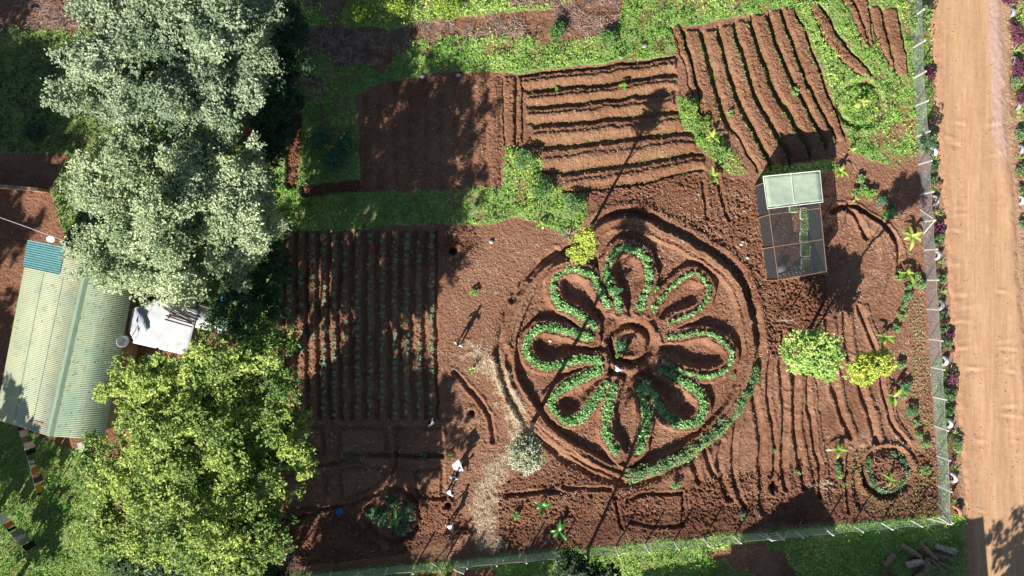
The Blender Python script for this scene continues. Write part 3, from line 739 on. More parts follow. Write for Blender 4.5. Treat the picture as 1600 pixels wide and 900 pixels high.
GREY = ((0.13, 0.21, 0.11), (0.48, 0.56, 0.36)); YG = ((0.06, 0.17, 0.03), (0.56, 0.66, 0.17)); DK = ((0.025, 0.07, 0.03), (0.065, 0.14, 0.065))
blob_tree('spreading_tree', 'huge spreading tree with silvery grey green leaves over the top left of the garden', (-24.0, 15.2, 0),
    [crown(270,40,11.5,135,75,2.4), crown(150,105,10.5,80,60,2.0), crown(225,150,10.0,105,50,2.0), crown(340,110,9.5,75,70,2.0), crown(400,30,8.5,50,60,2.0), crown(180,0,10.5,70,55,1.8)],
    *GREY, 0.21, 0.75, 201, 0.45, limbs=20, bark=M_BARKP)
blob_tree('spreading_tree', 'broad pale grey green tree leaning over the upper end of the green roof', (-22.5, 4.6, 0),
    [crown(205,300,9.9,130,90,2.6), crown(300,370,9.4,120,85,2.4), crown(180,400,8.4,75,50,2.0), crown(330,250,8.4,90,60,2.0), crown(240,225,7.9,110,40,1.8), crown(372,330,8.9,58,80,2.0), crown(270,440,7.9,70,30,1.5)],
    (0.18, 0.27, 0.12), (0.60, 0.68, 0.42), 0.20, 0.75, 205, 0.45, limbs=24, bark=M_BARKP)
blob_tree('leafy_tree', 'large yellow green tree with pointed leaf sprays at the lower left', (-20.0, -11.0, 0),
    [crown(330,570,12.4,95,65,2.2), crown(215,600,11.7,65,60,2.0), crown(388,612,12.5,62,66,2.0), crown(280,700,12.4,115,90,2.5), crown(395,720,11.4,85,70,2.0), crown(290,830,12.2,115,80,2.4), crown(385,850,11.2,60,70,2.0), crown(190,740,10.4,60,70,1.8), crown(165,830,9.6,45,50,1.3), crown(250,870,11,75,45,2.0), crown(345,885,11.2,75,42,2.0), crown(450,655,9.5,34,20,0.9), crown(462,725,9.0,30,16,0.8)],
    *YG, 0.24, 0.62, 209, 0.42, mat=M_LEAF, limbs=22, asp=0.5, bark=M_BARKP)
blob_tree('dark_tree', 'dark green tree filling the gap between the two pale trees and the garden', (-17.8, 17.0, 0),
    [crown(430,60,5.5,50,75,1.8), crown(420,170,5.0,35,65,1.6), crown(400,240,4.6,22,40,1.3)], *DK, 0.2, 0.6, 213, 0.22, limbs=6)
blob_tree('dark_tree', 'dark green tree below the grey green tree beside the shed roof', (-19.3, -2.6, 0),
    [crown(385,500,6.2,50,50,1.8), crown(415,440,5.2,32,48,1.5), crown(405,390,4.6,25,30,1.2)], (0.04, 0.095, 0.035), (0.09, 0.19, 0.07), 0.2, 0.55, 217, 0.2, limbs=6)
blob_tree('dark_tree', 'shaded deep green tree at the bottom edge below the yellow green tree', (-23.0, -19.5, 0),
    [crown(230,890,5.5,80,45,1.8), crown(330,925,5.5,80,40,1.8), crown(400,905,4.5,35,35,1.3)], (0.03, 0.085, 0.02), (0.09, 0.17, 0.05), 0.2, 0.6, 221, 0.2, limbs=6)
# tall slender trees whose long shadows cross the beds
blob_tree('slender_tree', 'small round yellow green tree crown at the upper left rim of the flower bed', tuple(P(924, 353)),
    [crown(917,372,7.0,17,17,0.9), crown(908,395,6.6,19,15,0.8)], (0.30, 0.40, 0.05), (0.60, 0.66, 0.14), 0.15, 0.40, 230, 0.12, bark=M_BARKP, limbs=5)
blob_tree('slender_tree', 'round tree covered in whitish blossom beside the dry grass strip', tuple(P(831, 662)),
    [crown(822,712,9.8,31,31,1.2)], (0.14, 0.20, 0.05), (0.75, 0.74, 0.60), 0.15, 0.42, 232, 0.17, bark=M_BARKP, limbs=6)
blob_tree('slender_tree', 'bushy bright green tree in the right hand field, left of the yellower crown', tuple(P(1262, 519)),
    [crown(1264,553,4.3,36,32,1.2), crown(1296,566,3.9,30,30,1.1), crown(1287,540,3.9,34,22,0.9)], (0.22, 0.42, 0.08), (0.68, 0.82, 0.28), 0.17, 0.42, 234, 0.14, limbs=7)
blob_tree('slender_tree', 'smaller yellow green crown just right of the bushy bright green tree', tuple(P(1268, 524)),
    [crown(1360,580,8.4,25,24,1.1), crown(1381,568,8.1,25,20,1.0)], (0.36, 0.46, 0.06), (0.72, 0.78, 0.18), 0.16, 0.38, 236, 0.09, limbs=5)
blob_tree('dark_tree', 'dark leaved tree straddling the south fence at the bottom centre', tuple(P(918, 857)),
    [crown(905,915,8.5,40,38,1.8), crown(890,880,6.5,18,14,0.8), crown(945,905,6.8,24,22,0.9)], (0.02, 0.05, 0.02), (0.07, 0.13, 0.05), 0.18, 0.45, 238, 0.12, limbs=6)
# trees standing outside the frame: their shade falls into the picture
def shade_tree(gx_, gy_, h, r, seed, rz=2.2):
    c = P(gx_, gy_); blob_tree('field_tree', f'tall dark tree standing outside the picture, number word {seed}', (c.x, c.y, 0), [((c.x, c.y, h-rz), (r, r, rz))], *DK, 0.42, 0.9, seed, 0.3, dens=0.8, limbs=4)
SHADE = [(-262,750,12.6,4.4),(-265,900,12.6,4.8),(-240,1060,12.6,4.8),(-190,560,12,4.8),(-170,430,11,4.6),(-230,300,12,5.0),
         (430,1000,11.2,4.6),(440,1120,9,4.0),(400,915,10,4.0),(1432,1190,11,2.5),(1470,1140,9,3.2),(1530,1180,9.5,3.4),(640,1120,7,2.6),(745,1010,5.5,2.2),(-45,868,10.5,2.6),(5,945,5,1.2),(392,864,11,2.7),(325,1085,11.5,4.2),(372,975,11,3.6)]  # the last three trees are added to fill gaps in the shade
WORDS = ['at the left edge beyond the house','left of the lawn','far down the left side','left of the brown yard','upper left beyond the brush','high up on the left','below the lower left tree','further below the lower left tree','south west of the lower left tree','behind the south building','beside the road at the south','near the road verge at the south','south of the dry grass strip','just south of the gate','below the lower left corner of the house roof','small and close below the lawn','added to fill shade just under the bottom edge below the yellow green tree','added to fill shade deep in the field south of the lawn','added to fill shade between the deep field and the yellow green tree']
for k, (a_, b_, h_, r_) in enumerate(SHADE):
    c = P(a_, b_)
    blob_tree('field_tree', f'dark green tree outside the frame {WORDS[k]}', (c.x, c.y, 0), [((c.x, c.y, h_-1.8), (r_, r_, 1.9)), ((c.x+r_*0.5, c.y+r_*.3, h_-2.6), (r_*.6, r_*.6, 1.5))], *DK, 0.36, 0.85, 300+k*3, 0.25, dens=0.75, limbs=4)
# ------------------------------------------------------------------ corrugated sheets
def corrugated(A, B, C, D, pitch, amp, nseg=1):
    """sheet A-B (ridge) to D-C (eave); corrugations run from ridge to eave; waves step along A-B"""
    A, B, C, D = map(Vector, (A, B, C, D)); L = (B-A).length; n = int(L/pitch*4)
    nrm = (B-A).cross(D-A).normalized()
    if nrm.z < 0: nrm = -nrm
    vs = []; fs = []
    for i in range(n+1):
        u = i/n; w = nrm*amp*math.cos(2*math.pi*u*L/pitch)
        for j in range(nseg+1):
            v = j/nseg; vs.append(A.lerp(B, u).lerp(D.lerp(C, u), v)+w)
    for i in range(n):
        for j in range(nseg):
            q = i*(nseg+1)+j; fs.append((q, q+1, q+nseg+2, q+nseg+1))
    return vs, fs
def sheetmat(name, c1, c2, c3, along, rough=0.5):
    """painted sheet: weathered bands, overlaps and streaks; along = direction of the ridge in the plan"""
    m, t, b = nodemat(name, rough, 0.4)
    tc = t.nodes.new('ShaderNodeTexCoord'); mp = t.nodes.new('ShaderNodeMapping'); mp.inputs['Rotation'].default_value = (0, 0, along)
    t.links.new(tc.outputs['Object'], mp.inputs[0])
    mp2 = t.nodes.new('ShaderNodeMapping'); mp2.inputs['Scale'].default_value = (0.5, 5, 1); t.links.new(mp.outputs[0], mp2.inputs[0])
    s_ = noise(t, 1.3, 5, 0.6, vec=mp2.outputs[0]); f = noise(t, 0.5, 5, 0.6); f2 = noise(t, 9, 5, 0.7)
    c = mixc(t, ramp(t, s_, [(0.35, (0, 0, 0)), (0.65, (1, 1, 1))]), c1, c2)
    c = mixc(t, math_(t, 'MULTIPLY', ramp(t, f, [(0.42, (0, 0, 0)), (0.62, (1, 1, 1))]), 0.6), c, c3)
    rs = noise(t, 0.9, 7, 0.75); c = mixc(t, math_(t, 'MULTIPLY', ramp(t, rs, [(0.56, (0, 0, 0)), (0.66, (1, 1, 1))]), 0.4), c, (0.24, 0.17, 0.10))
    c = mixc(t, math_(t, 'MULTIPLY', ramp(t, f2, [(0.62, (0, 0, 0)), (0.75, (1, 1, 1))]), 0.35), c, tuple(x*0.45 for x in c1))
    t.links.new(c, b.inputs['Base Color']); return m
M_WALL = plain('mud_wall', (0.42, 0.30, 0.21), (0.26, 0.16, 0.10), 3, 0.95, 0.1, 0.02)
house = empty('house', P(117, 520), 'long house with a faded green corrugated gable roof at the left', 'house')
def hp(px, py, z): v = P(px, py); return Vector((v.x, v.y, z))
hl = house.location
def loc(v): return Vector(v)-hl
E, Rg = 2.7, 3.75
BL, BR, TL, TR = (36,644), (197,674), (86,382), (247,412)
RB, RT = (131,664), (190,401)
ang = math.atan2(-(RB[1]-RT[1]), RB[0]-RT[0])
m_l = sheetmat('sunlit_faded_green_sheet', (0.40, 0.44, 0.27), (0.48, 0.50, 0.34), (0.32, 0.40, 0.30), -ang)  # faded sheet, its colour also lightened as the sunlit slope
m_r = sheetmat('shade_tone_green_sheet', (0.24, 0.32, 0.20), (0.33, 0.39, 0.26), (0.17, 0.28, 0.20), -ang)  # same sheet with shade put into the colour, for the slope facing away
for nm, Apt, Bpt, Cpt, Dpt, mt in (('roof_slope', RT, RB, BL, TL, m_l), ('roof_slope', RT, RB, BR, TR, m_r)):
    mb = MB(); vs, fs = corrugated(loc(hp(*Apt, Rg)), loc(hp(*Bpt, Rg)), loc(hp(*Cpt, E)), loc(hp(*Dpt, E)), 0.13, 0.011)
    mb.add(vs, fs); o = mb.build(nm, mt, house, True); sd_ = o.modifiers.new('thick', 'SOLIDIFY'); sd_.thickness = 0.01
    if mt is m_l: o['label'] = 'faded green roof slope with its colour lightened for direct sun'
    else: o['label'] = 'green roof slope towards the trees with its colour darkened for shade'
# ridge cap
mb = MB(); a_ = loc(hp(*RT, Rg+0.045)); b_ = loc(hp(*RB, Rg+0.045)); axis = (b_-a_).normalized(); side = axis.cross(Vector((0, 0, 1))).normalized()
prof = [(-0.24, -0.11), (-0.05, 0.03), (0.05, 0.03), (0.24, -0.11)]
vs = [p+side*q[0]+Vector((0, 0, q[1])) for p in (a_, b_) for q in prof]
mb.add(vs, [(0, 1, 5, 4), (1, 2, 6, 5), (2, 3, 7, 6)]); o = mb.build('ridge_cap', plain('ridge_green', (0.28, 0.38, 0.26), (0.20, 0.31, 0.22), 3, 0.7), house)
o.modifiers.new('thick', 'SOLIDIFY').thickness = 0.01
# teal replacement sheets at the upper left corner
uA = Vector(hp(*TL, E)); 
def slopept(s_, t_):   # s along ridge 0..1 from top, t from eave 0 to ridge 1
    a = hp(*TL, E).lerp(hp(*BL, E), s_); c = hp(*RT, Rg).lerp(hp(*RB, Rg), s_); return a.lerp(c, t_)
mb = MB(); n_ = Vector((0, 0, 0.05))
vs, fs = corrugated(loc(slopept(-0.01, .6)+n_), loc(slopept(0.14, .6)+n_), loc(slopept(0.14, -0.02)+n_), loc(slopept(-0.01, -0.02)+n_), 0.16, 0.022); mb.add(vs, fs)
mb.build('roof_patch', plain('teal_sheet', (0.12, 0.29, 0.29), (0.06, 0.17, 0.18), 5, 0.6), house, True)['label'] = 'teal replacement sheets at the corner of the roof'
# sheet overlaps: thin laps across the slope
for s_ in (0.33, 0.66):
    mb = MB(); p0 = loc(slopept(0.15, 1-s_)); p1 = loc(slopept(1, 1-s_)); mb.tube([p0+Vector((0, 0, .03)), p1+Vector((0, 0, .03))], 0.012, 5); mb.build('sheet_lap', m_r, house)
g = np.random.default_rng(91); LC = []
for k in range(420):
    u, v = g.random(), g.random()**1.5; pa = hp(*RT, Rg).lerp(hp(*RB, Rg), u); pb = (hp(*TR, E).lerp(hp(*BR, E), u)) if g.random() < .6 else (hp(*TL, E).lerp(hp(*BL, E), u)); q = pa.lerp(pb, v); LC.append((q.x, q.y, q.z+.03))
V, F, T = leafcloud(np.array(LC)-np.array(hl), 0.10, (0.16, 0.10, 0.05), (0.30, 0.26, 0.10), .8, .5, 92); tag(mesh_np('leaf_litter', V, F, M_LEAF, house, tint=T), kind='stuff')
# walls inset under the eaves
def inset(p, q, f): return (p[0]+(q[0]-p[0])*f, p[1]+(q[1]-p[1])*f)
cw = (sum(p[0] for p in (BL, BR, TL, TR))/4, sum(p[1] for p in (BL, BR, TL, TR))/4)
wc = [inset(p, cw, 0.09) for p in (BL, BR, TR, TL)]
for i in range(4):
    a_, b_ = wc[i], wc[(i+1) % 4]; v0 = loc(hp(*a_, 0)); v1 = loc(hp(*b_, 0)); dirv = (v1-v0).normalized(); nn = dirv.cross(Vector((0, 0, 1)))*0.08
    mb = MB(); top = E-0.02
    if i in (0, 2):
        mid = (v0+v1)/2; pts = [v0-Vector((0, 0, .2)), v1-Vector((0, 0, .2)), v1+Vector((0, 0, top)), mid+Vector((0, 0, Rg-.12)), v0+Vector((0, 0, top))]
    else: pts = [v0-Vector((0, 0, .2)), v1-Vector((0, 0, .2)), v1+Vector((0, 0, top)), v0+Vector((0, 0, top))]
    n = len(pts); mb.add([p+nn for p in pts]+[p-nn for p in pts], [tuple(range(n)), tuple(range(2*n-1, n-1, -1))]+[(k, k+n, (k+1) % n+n, (k+1) % n) for k in range(n)])
    w = mb.build('wall', M_WALL, house)
    if i in (0, 3):
        for u in ((0.3, 0.7) if i == 0 else (0.2, 0.5, 0.8)):
            c = v0.lerp(v1, u)+Vector((0, 0, 1.45)); out = nn*1.25
            rot = Matrix.Rotation(math.atan2(dirv.y, dirv.x), 3, 'Z')
            if nn.dot(v0.lerp(v1, .5)-loc(hp(*cw, 0))) < 0: out = -out
            mb = MB(); mb.box(c+out, (0.9, 0.06, 0.9), rot); fr = mb.build('window', plain('window_timber', (0.16, 0.10, 0.06)), house, bevel=0.01)
            mb = MB(); mb.box(c+out*1.35, (0.72, 0.03, 0.72), rot); mb.build('pane', plain('dark_glass', (0.03, 0.04, 0.05), None, 3, 0.1, 0.6), fr)
# ---- sheds beside the house
def sheet(name, corners, z, mat, parent, thick=0.02, wave=None, loc0=None):
    c = [hp(*p, z if not hasattr(z, '__len__') else z[i])-loc0 for i, p in enumerate(corners)]
    mb = MB()
    if wave:
        vs, fs = corrugated(c[0], c[1], c[2], c[3], wave, 0.02); mb.add(vs, fs)
    else:
        N = 14; vs = []; fs = []
        for i in range(N+1):
            for j in range(N+1):
                p = c[0].lerp(c[1], i/N).lerp(c[3].lerp(c[2], i/N), j/N); vs.append(p+Vector((0, 0, rnd(-.025, .025))))
        for i in range(N):
            for j in range(N): q = i*(N+1)+j; fs.append((q, q+1, q+N+2, q+N+1))
        mb.add(vs, fs)
    o = mb.build(name, mat, parent, True); s_ = o.modifiers.new('thick', 'SOLIDIFY'); s_.thickness = thick; return o
def img2g(px, py, h): f = (CAMH-h)/CAMH; return (800+(px-800)*f, 450+(py-450)*f)
shed = empty('shed', hp(*img2g(255, 510, 0), 0), 'low shed roofed with whitish weathered sheeting against the house', 'shed')
cs = [img2g(*p, 2.5) for p in ((243,466),(309,484),(290,556),(205,536))]
cs2 = [img2g(*p, 2.5) for p in ((207,478),(243,466),(209,537),(205,536))]
m_, t, b = nodemat('whitish_sheet', 0.6, 0.3)
f = noise(t, 2.2, 7, 0.7); f2 = noise(t, 14, 5, 0.7); f3 = noise(t, 0.6, 3, 0.5)
c = ramp(t, f, [(0.35, (0.45, 0.46, 0.48)), (0.6, (0.60, 0.60, 0.62)), (0.75, (0.38, 0.41, 0.46))])
c = mixc(t, math_(t, 'MULTIPLY', ramp(t, f2, [(0.6, (0, 0, 0)), (0.7, (1, 1, 1))]), 0.5), c, (0.34, 0.37, 0.42))
t.links.new(c, b.inputs['Base Color']); M_TARP = m_
sheet('roof', cs, (2.5, 2.45, 2.3, 2.35), M_TARP, shed, loc0=shed.location)
sheet('roof_flap', [img2g(*p, 2.4) for p in ((206,482),(243,470),(208,532),(200,515))], 2.36, M_TARP, shed, loc0=shed.location)
mb = MB()
for p in cs: v = hp(*p, 0)-shed.location; v = v*0.94; mb = MB(); mb.tube([(v.x, v.y, -.1), (v.x, v.y, 2.3)], 0.06, 8); mb.build('post', M_WOOD, shed)
for a_, b_ in ((0, 1), (1, 2), (2, 3)):
    v0 = (hp(*cs[a_], 0)-shed.location)*0.94; v1 = (hp(*cs[b_], 0)-shed.location)*0.94; mb = MB(); dv = v1-v0
    mb.box((v0+v1)/2+Vector((0, 0, 1.1)), (dv.length, 0.03, 2.2), Matrix.Rotation(math.atan2(dv.y, dv.x), 3, 'Z')); mb.build('wall', M_WOOD, shed)
mb = MB(); c_ = P(221, 500, 2.52)
vs = []; n = 18
ring_ = [c_+Vector(((0.42 if k % 2 else .36)*math.cos(2*math.pi*k/n)*0.9-0.25*math.sin(2*math.pi*k/n), 0.85*math.sin(2*math.pi*k/n), 0.02)) for k in range(n)]
mb.add([c_+Vector((0, 0, .05))]+ring_, [(0, 1+k, 1+(k+1) % n) for k in range(n)])
o = mb.build('sacking', plain('bluish_sack', (0.42, 0.48, 0.54), (0.18, 0.22, 0.27), 9), None, True, loc=tuple(c_)); o.modifiers.new('t', 'SOLIDIFY').thickness = 0.02
tag(o, 'oval patch of mottled blue grey sacking lying on the whitish shed roof', 'sacking')
# timbers lying on the shed roof
POL = [((252,467),(307,489),M_WOOD,'long brown pole along the upper edge of the whitish shed roof'),((253,478),(302,501),M_WOOD,'thick orange brown pole lying across the whitish shed roof'),
       ((256,481),(300,505),M_BLACKWOOD,'dark pole just below the orange brown pole on the shed roof'),((260,493),(304,507),M_BLACKWOOD,'middle one of the dark poles on the whitish shed roof'),((258,499),(300,511),M_BLACKWOOD,'lowest of the dark poles on the whitish shed roof')]
for a_, b_, mt, lb in POL:
    p0 = P(*a_, 2.66); p1 = P(*b_, 2.62); mb = MB(); mb.tube([p0, p0.lerp(p1, .5)+Vector((rnd(-.05, .05), rnd(-.05, .05), 0)), p1], [0.06, 0.05, 0.04], 7)
    o = mb.build('pole', mt, None, True, loc=tuple(p0)); tag(o, lb, 'pole', 'poles lying on the shed roof')
sh2 = empty('lean_to', hp(*img2g(332, 498, 0), 0), 'small lean-to with grey corrugated sheets right of the whitish roof', 'lean-to')
cg = [img2g(*p, 2.3) for p in ((312,478),(360,491),(352,522),(305,512))]
sheet('roof', cg, 2.3, plain('grey_sheet', (0.44, 0.46, 0.50), (0.25, 0.27, 0.30), 3, 0.5, 0.4), sh2, wave=0.25, loc0=sh2.location)
for p in cg: v = (hp(*p, 0)-sh2.location)*.93; mb = MB(); mb.tube([(v.x, v.y, -.1), (v.x, v.y, 2.27)], 0.05, 8); mb.build('post', M_WOOD, sh2)
mb = MB(); v0 = P(312, 477, 2.36)-sh2.location; v1 = P(362, 491, 2.36)-sh2.location; mb.tube([v0, v1], 0.05, 6); mb.build('edge_beam', M_WOOD, sh2)
c_ = P(297, 472, 2.0); mb = MB(); mb.box(c_, (0.85, 0.6, 0.03), Matrix.Rotation(-0.15, 3, 'Z'))
for sx_ in (-.35, .35):
    for sy_ in (-.22, .22): mb.box(c_+Vector((sx_, sy_, -1.0)), (0.05, 0.05, 2.0))
o = mb.build('table', plain('bluish_board', (0.45, 0.49, 0.55)), None, loc=(c_.x, c_.y, 0)); tag(o, 'pale blue grey board on legs between the shed roof and the tree', 'board')
c_ = P(351, 466, 0.9); mb = MB()
mb.tube([c_+Vector((0, 0, -.9)), c_+Vector((0, 0, -.85)), c_+Vector((0, 0, -.45)), c_+Vector((0, 0, -.02)), c_], [0.24, 0.29, 0.31, 0.29, 0.25], 16)
for zz in (-.6, -.3): mb.tube([c_+Vector((0, 0, zz-.015)), c_+Vector((0, 0, zz)), c_+Vector((0, 0, zz+.015))], [0.30, 0.325, 0.30], 16)
o = mb.build('water_drum', plain('blue_plastic', (0.02, 0.30, 0.62), (0.015, 0.22, 0.5), 3, 0.35, 0.5), None, True, loc=(c_.x, c_.y, 0)); tag(o, 'bright blue drum in the shade right of the lean-to', 'drum')
p0 = P(375, 449, 2.3); p1 = P(373, 490, 2.3); mb = MB(); mb.tube([p0, p1], 0.055, 8)
for p in (p0, p1): mb.tube([(p.x, p.y, -0.1), p], 0.05, 8)
o = mb.build('rail', plain('pale_timber', (0.55, 0.47, 0.40), (0.36, 0.28, 0.22), 9), None, True, loc=(p0.x, p0.y, 0)); tag(o, 'pale timber rail on two posts right of the blue drum', 'rail')
# boundary wall pieces and wires at the left
p0 = hp(0-30, 290, 0); p1 = hp(76, 299, 0); mb = MB(); dv = p1-p0; rot = Matrix.Rotation(math.atan2(dv.y, dv.x), 3, 'Z')
mb.box((p0+p1)/2+Vector((0, 0, 0.55)), (dv.length, 0.22, 1.3), rot); o = mb.build('wall', M_WALL, None, loc=tuple(p0), bevel=0.03); tag(o, 'low brown mud wall left of the grey green trees', 'wall')
wl = empty('wall', hp(385, 215, 0), 'short wall painted red and grey showing beside the dark tree', 'wall')
for (a_, b_), c1, nm in ((((384,197),(391,216)), (0.32, 0.07, 0.05), 'red_panel'), (((391,216),(396,250)), (0.40, 0.44, 0.43), 'grey_panel')):
    v0 = hp(*img2g(*a_, 2.2), 0)-wl.location; v1 = hp(*img2g(*b_, 2.2), 0)-wl.location; dv = v1-v0; mb = MB()
    mb.box((v0+v1)/2+Vector((0, 0, 1.1)), (dv.length, 0.2, 2.4), Matrix.Rotation(math.atan2(dv.y, dv.x), 3, 'Z')); mb.build(nm, plain(nm, c1), wl)
wr = MB(); w0 = P(-40, 326, 5.0); w1 = P(120, 384, 5.4); wr.tube([w0.lerp(w1, i/10)-Vector((0, 0, 0.25*math.sin(math.pi*i/10))) for i in range(11)], 0.018, 5)
o = wr.build('overhead_wire', plain('wire_grey', (0.6, 0.6, 0.6)), None, loc=tuple(w0)); tag(o, 'thin pale overhead wire running into the tree above the house', 'wire')
def dish(px, py, h, r, label, tilt):
    c_ = P(px, py, h); root = empty('satellite_dish', (c_.x, c_.y, h-0.5), label, 'satellite dish'); mb = MB(); N = 16; vs = [(0, 0, -0.10)]; fs = []
    for k in range(N): a = 2*math.pi*k/N; vs.append((r*0.6*math.cos(a), r*0.6*math.sin(a), -0.06))
    for k in range(N): a = 2*math.pi*k/N; vs.append((r*math.cos(a), r*math.sin(a), 0.02))
    for k in range(N): j = (k+1) % N; fs += [(0, 1+k, 1+j), (1+k, 1+N+k, 1+N+j, 1+j)]
    M = Matrix.Rotation(tilt[1], 3, 'Z') @ Matrix.Rotation(tilt[0], 3, 'X'); mb.add([M @ Vector(v)+Vector((0, 0, .5)) for v in vs], fs)
    o = mb.build('reflector', M_WHITE, root, True); o.modifiers.new('t', 'SOLIDIFY').thickness = 0.015
    mb = MB(); mb.tube([(0, 0, -.3), (0, 0, .42)], 0.025, 8); mb.build('mast', M_GREYMET, root)
    mb = MB(); e = M @ Vector((0, 0, 0.45))+Vector((0, 0, .5)); mb.tube([M @ Vector((0, -r, 0))+Vector((0, 0, .5)), e], 0.012, 6); mb.box(e, (.07, .07, .1)); mb.build('feed_arm', M_GREYMET, root)
dish(192, 533, 3.2, 0.42, 'white oval satellite dish at the right eave of the green roof', (R(55), R(75)))
dish(79, 374, 3.4, 0.25, 'small pinkish white dish at the top corner of the roof', (R(35), R(30)))
# rubble, block and water tank shadow spot at the south gable
c_ = P(131, 697, 0.3); mb = MB(); mb.box(c_, (0.5, 0.7, 0.6), Matrix.Rotation(0.2, 3, 'Z')); o = mb.build('concrete_block', plain('concrete', (0.48, 0.47, 0.46)), None, loc=(c_.x, c_.y, 0), bevel=0.02); tag(o, 'pale concrete block at the lower gable of the green house', 'block')
# ------------------------------------------------------------------ clothes lines
M_CL = {}
def cloth(col):
    if col not in M_CL: M_CL[col] = plain('cloth', col, tuple(x*0.8 for x in col), 5, 0.9, 0.1)
    return M_CL[col]
def clothesline(a_, b_, H_, items, label, tagword):
    p0 = P(*a_, H_); p1 = P(*b_, H_); root = empty('clothesline', (p0.x, p0.y, 0), label, 'clothesline'); o_ = root.location
    for p in (p0-(p1-p0)*0.05, p1+(p1-p0)*0.05): mb = MB(); q = p-o_; mb.tube([(q.x, q.y, -.2), (q.x, q.y, H_+.05)], 0.045, 8); mb.build('post', M_WOOD, root)
    mb = MB(); q0 = (p0-(p1-p0)*0.05)-o_; q1 = (p1+(p1-p0)*0.05)-o_
    mb.tube([q0.lerp(q1, i/8)-Vector((0, 0, 0.08*math.sin(math.pi*i/8))) for i in range(9)], 0.008, 5); mb.build('line', M_GREYMET, root)
    L = (p1-p0).length; dv = (p1-p0).normalized(); nn = dv.cross(Vector((0, 0, 1)))
    for k, (u0, u1, drop, col, nm, lb) in enumerate(items):
        mb = MB(); nx_, nz_ = 6, 6; vs = []; fs = []; zt = H_-0.08*math.sin(math.pi*(u0+u1)/2)
        for i in range(nx_+1):
            for j in range(nz_+1):
                u = u0+(u1-u0)*i/nx_; w_ = drop*j/nz_
                wobble = 0.05*math.sin(i*1.7+k)*j/nz_+0.12*j/nz_*math.sin(k*1.3)
                shrink = 0
                if nm in ('shirt', 'top') and 2 <= j and i in (0, nx_): shrink = (0.18*(u1-u0))*(1 if i == 0 else -1)
                vs.append(p0+dv*L*(u+shrink)+nn*wobble+Vector((0, 0, zt-p0.z-w_)))
        for i in range(nx_):
            for j in range(nz_): q = i*(nz_+1)+j; fs.append((q, q+1, q+nz_+2, q+nz_+1))
        mb.add(vs, fs); c0 = p0+dv*L*(u0+u1)/2; o = mb.build(nm, cloth(col), None, True, loc=(c0.x, c0.y, zt)); o.modifiers.new('t', 'SOLIDIFY').thickness = 0.02
        tag(o, lb, nm.replace('_', ' '), 'washing on the '+tagword)
BK, WH, BR_, OR, PK, MU, LB, GY = (0.02, 0.02, 0.022), (0.8, 0.8, 0.78), (0.13, 0.06, 0.04), (0.62, 0.2, 0.06), (0.65, 0.35, 0.33), (0.55, 0.30, 0.04), (0.35, 0.5, 0.58), (0.25, 0.24, 0.24)
clothesline((27,665),(58,775),1.7,[(0,.07,.6,BK,'shirt','black shirt at the top end of the clothesline by the house'),(.08,.17,.9,WH,'towel','upper of two white towels on the clothesline by the house'),(.18,.25,.8,GY,'shirt','grey shirt between the two white towels'),
 (.26,.35,.9,WH,'towel','lower of two white towels on the clothesline by the house'),(.36,.43,.8,BK,'trousers','black trousers below the lower white towel'),(.50,.56,.6,LB,'shirt','pale blue shirt halfway along the clothesline by the house'),
 (.57,.63,.7,WH,'top','whitish top between the pale blue shirt and the orange one'),(.63,.70,.95,OR,'shirt','orange red shirt on the clothesline by the house'),(.70,.75,.6,PK,'top','pale pink top next to the orange red shirt'),
 (.75,.83,.8,BR_,'skirt','dark brown skirt on the clothesline by the house'),(.83,.86,.6,WH,'cloth','narrow white cloth between the brown skirt and the mustard cloth'),(.86,.96,.8,MU,'wrap','mustard yellow wrap near the lower end of the line by the house'),(.97,1,.4,BK,'sock','small black sock at the lower end of the line by the house')],
 'clothesline with mixed washing on the lawn below the green roof', 'clothesline by the house')
clothesline((-40,775),(40,862),1.75,[(.02,.16,.8,WH,'sheet','white sheet at the far end of the lower clothesline'),(.18,.36,.9,BR_,'blanket','brown blanket on the lower clothesline'),(.38,.52,.9,WH,'towel','white towel above the orange cloth on the lower clothesline'),(.53,.60,.8,OR,'cloth','orange cloth on the lower clothesline'),
 (.61,.66,.7,BK,'shirt','black shirt beside the orange cloth on the lower clothesline'),(.67,.76,1.2,GY,'trousers','dark grey trousers on the lower clothesline'),(.765,.82,1.1,(0.5,0.52,0.55),'towel','light grey towel between dark clothes on the lower clothesline'),(.83,.90,1.1,GY,'skirt','dark grey skirt on the lower clothesline'),(.91,1,1.0,BK,'trousers','black trousers at the near end of the lower clothesline')],
 'clothesline with dark and grey washing at the left edge of the lawn', 'lower clothesline')
# ------------------------------------------------------------------ fences
def netmat(name, col, alpha, sc=9.0):
    m, t, b = nodemat(name, 0.6, 0.3); b.inputs['Base Color'].default_value = (*col, 1)
    f = noise(t, sc, 4, 0.7); tr = t.nodes.new('ShaderNodeBsdfTransparent'); mx = t.nodes.new('ShaderNodeMixShader')
    fac = ramp(t, f, [(0.3, (alpha*0.75,)*3), (0.7, (min(1, alpha*1.3),)*3)])
    t.links.new(fac, mx.inputs[0]); t.links.new(tr.outputs[0], mx.inputs[1]); t.links.new(b.outputs[0], mx.inputs[2])
    t.links.new(mx.outputs[0], t.nodes['Material Output'].inputs['Surface']); return m
M_NET_E = netmat('chicken_wire', (0.34, 0.36, 0.38), 0.30, 3.5); M_NET_S = netmat('green_shade_net', (0.55, 0.70, 0.60), 0.34, 3.5); M_NET_K = netmat('black_shade_net', (0.04, 0.045, 0.052), 0.78, 20)
FH = 1.55
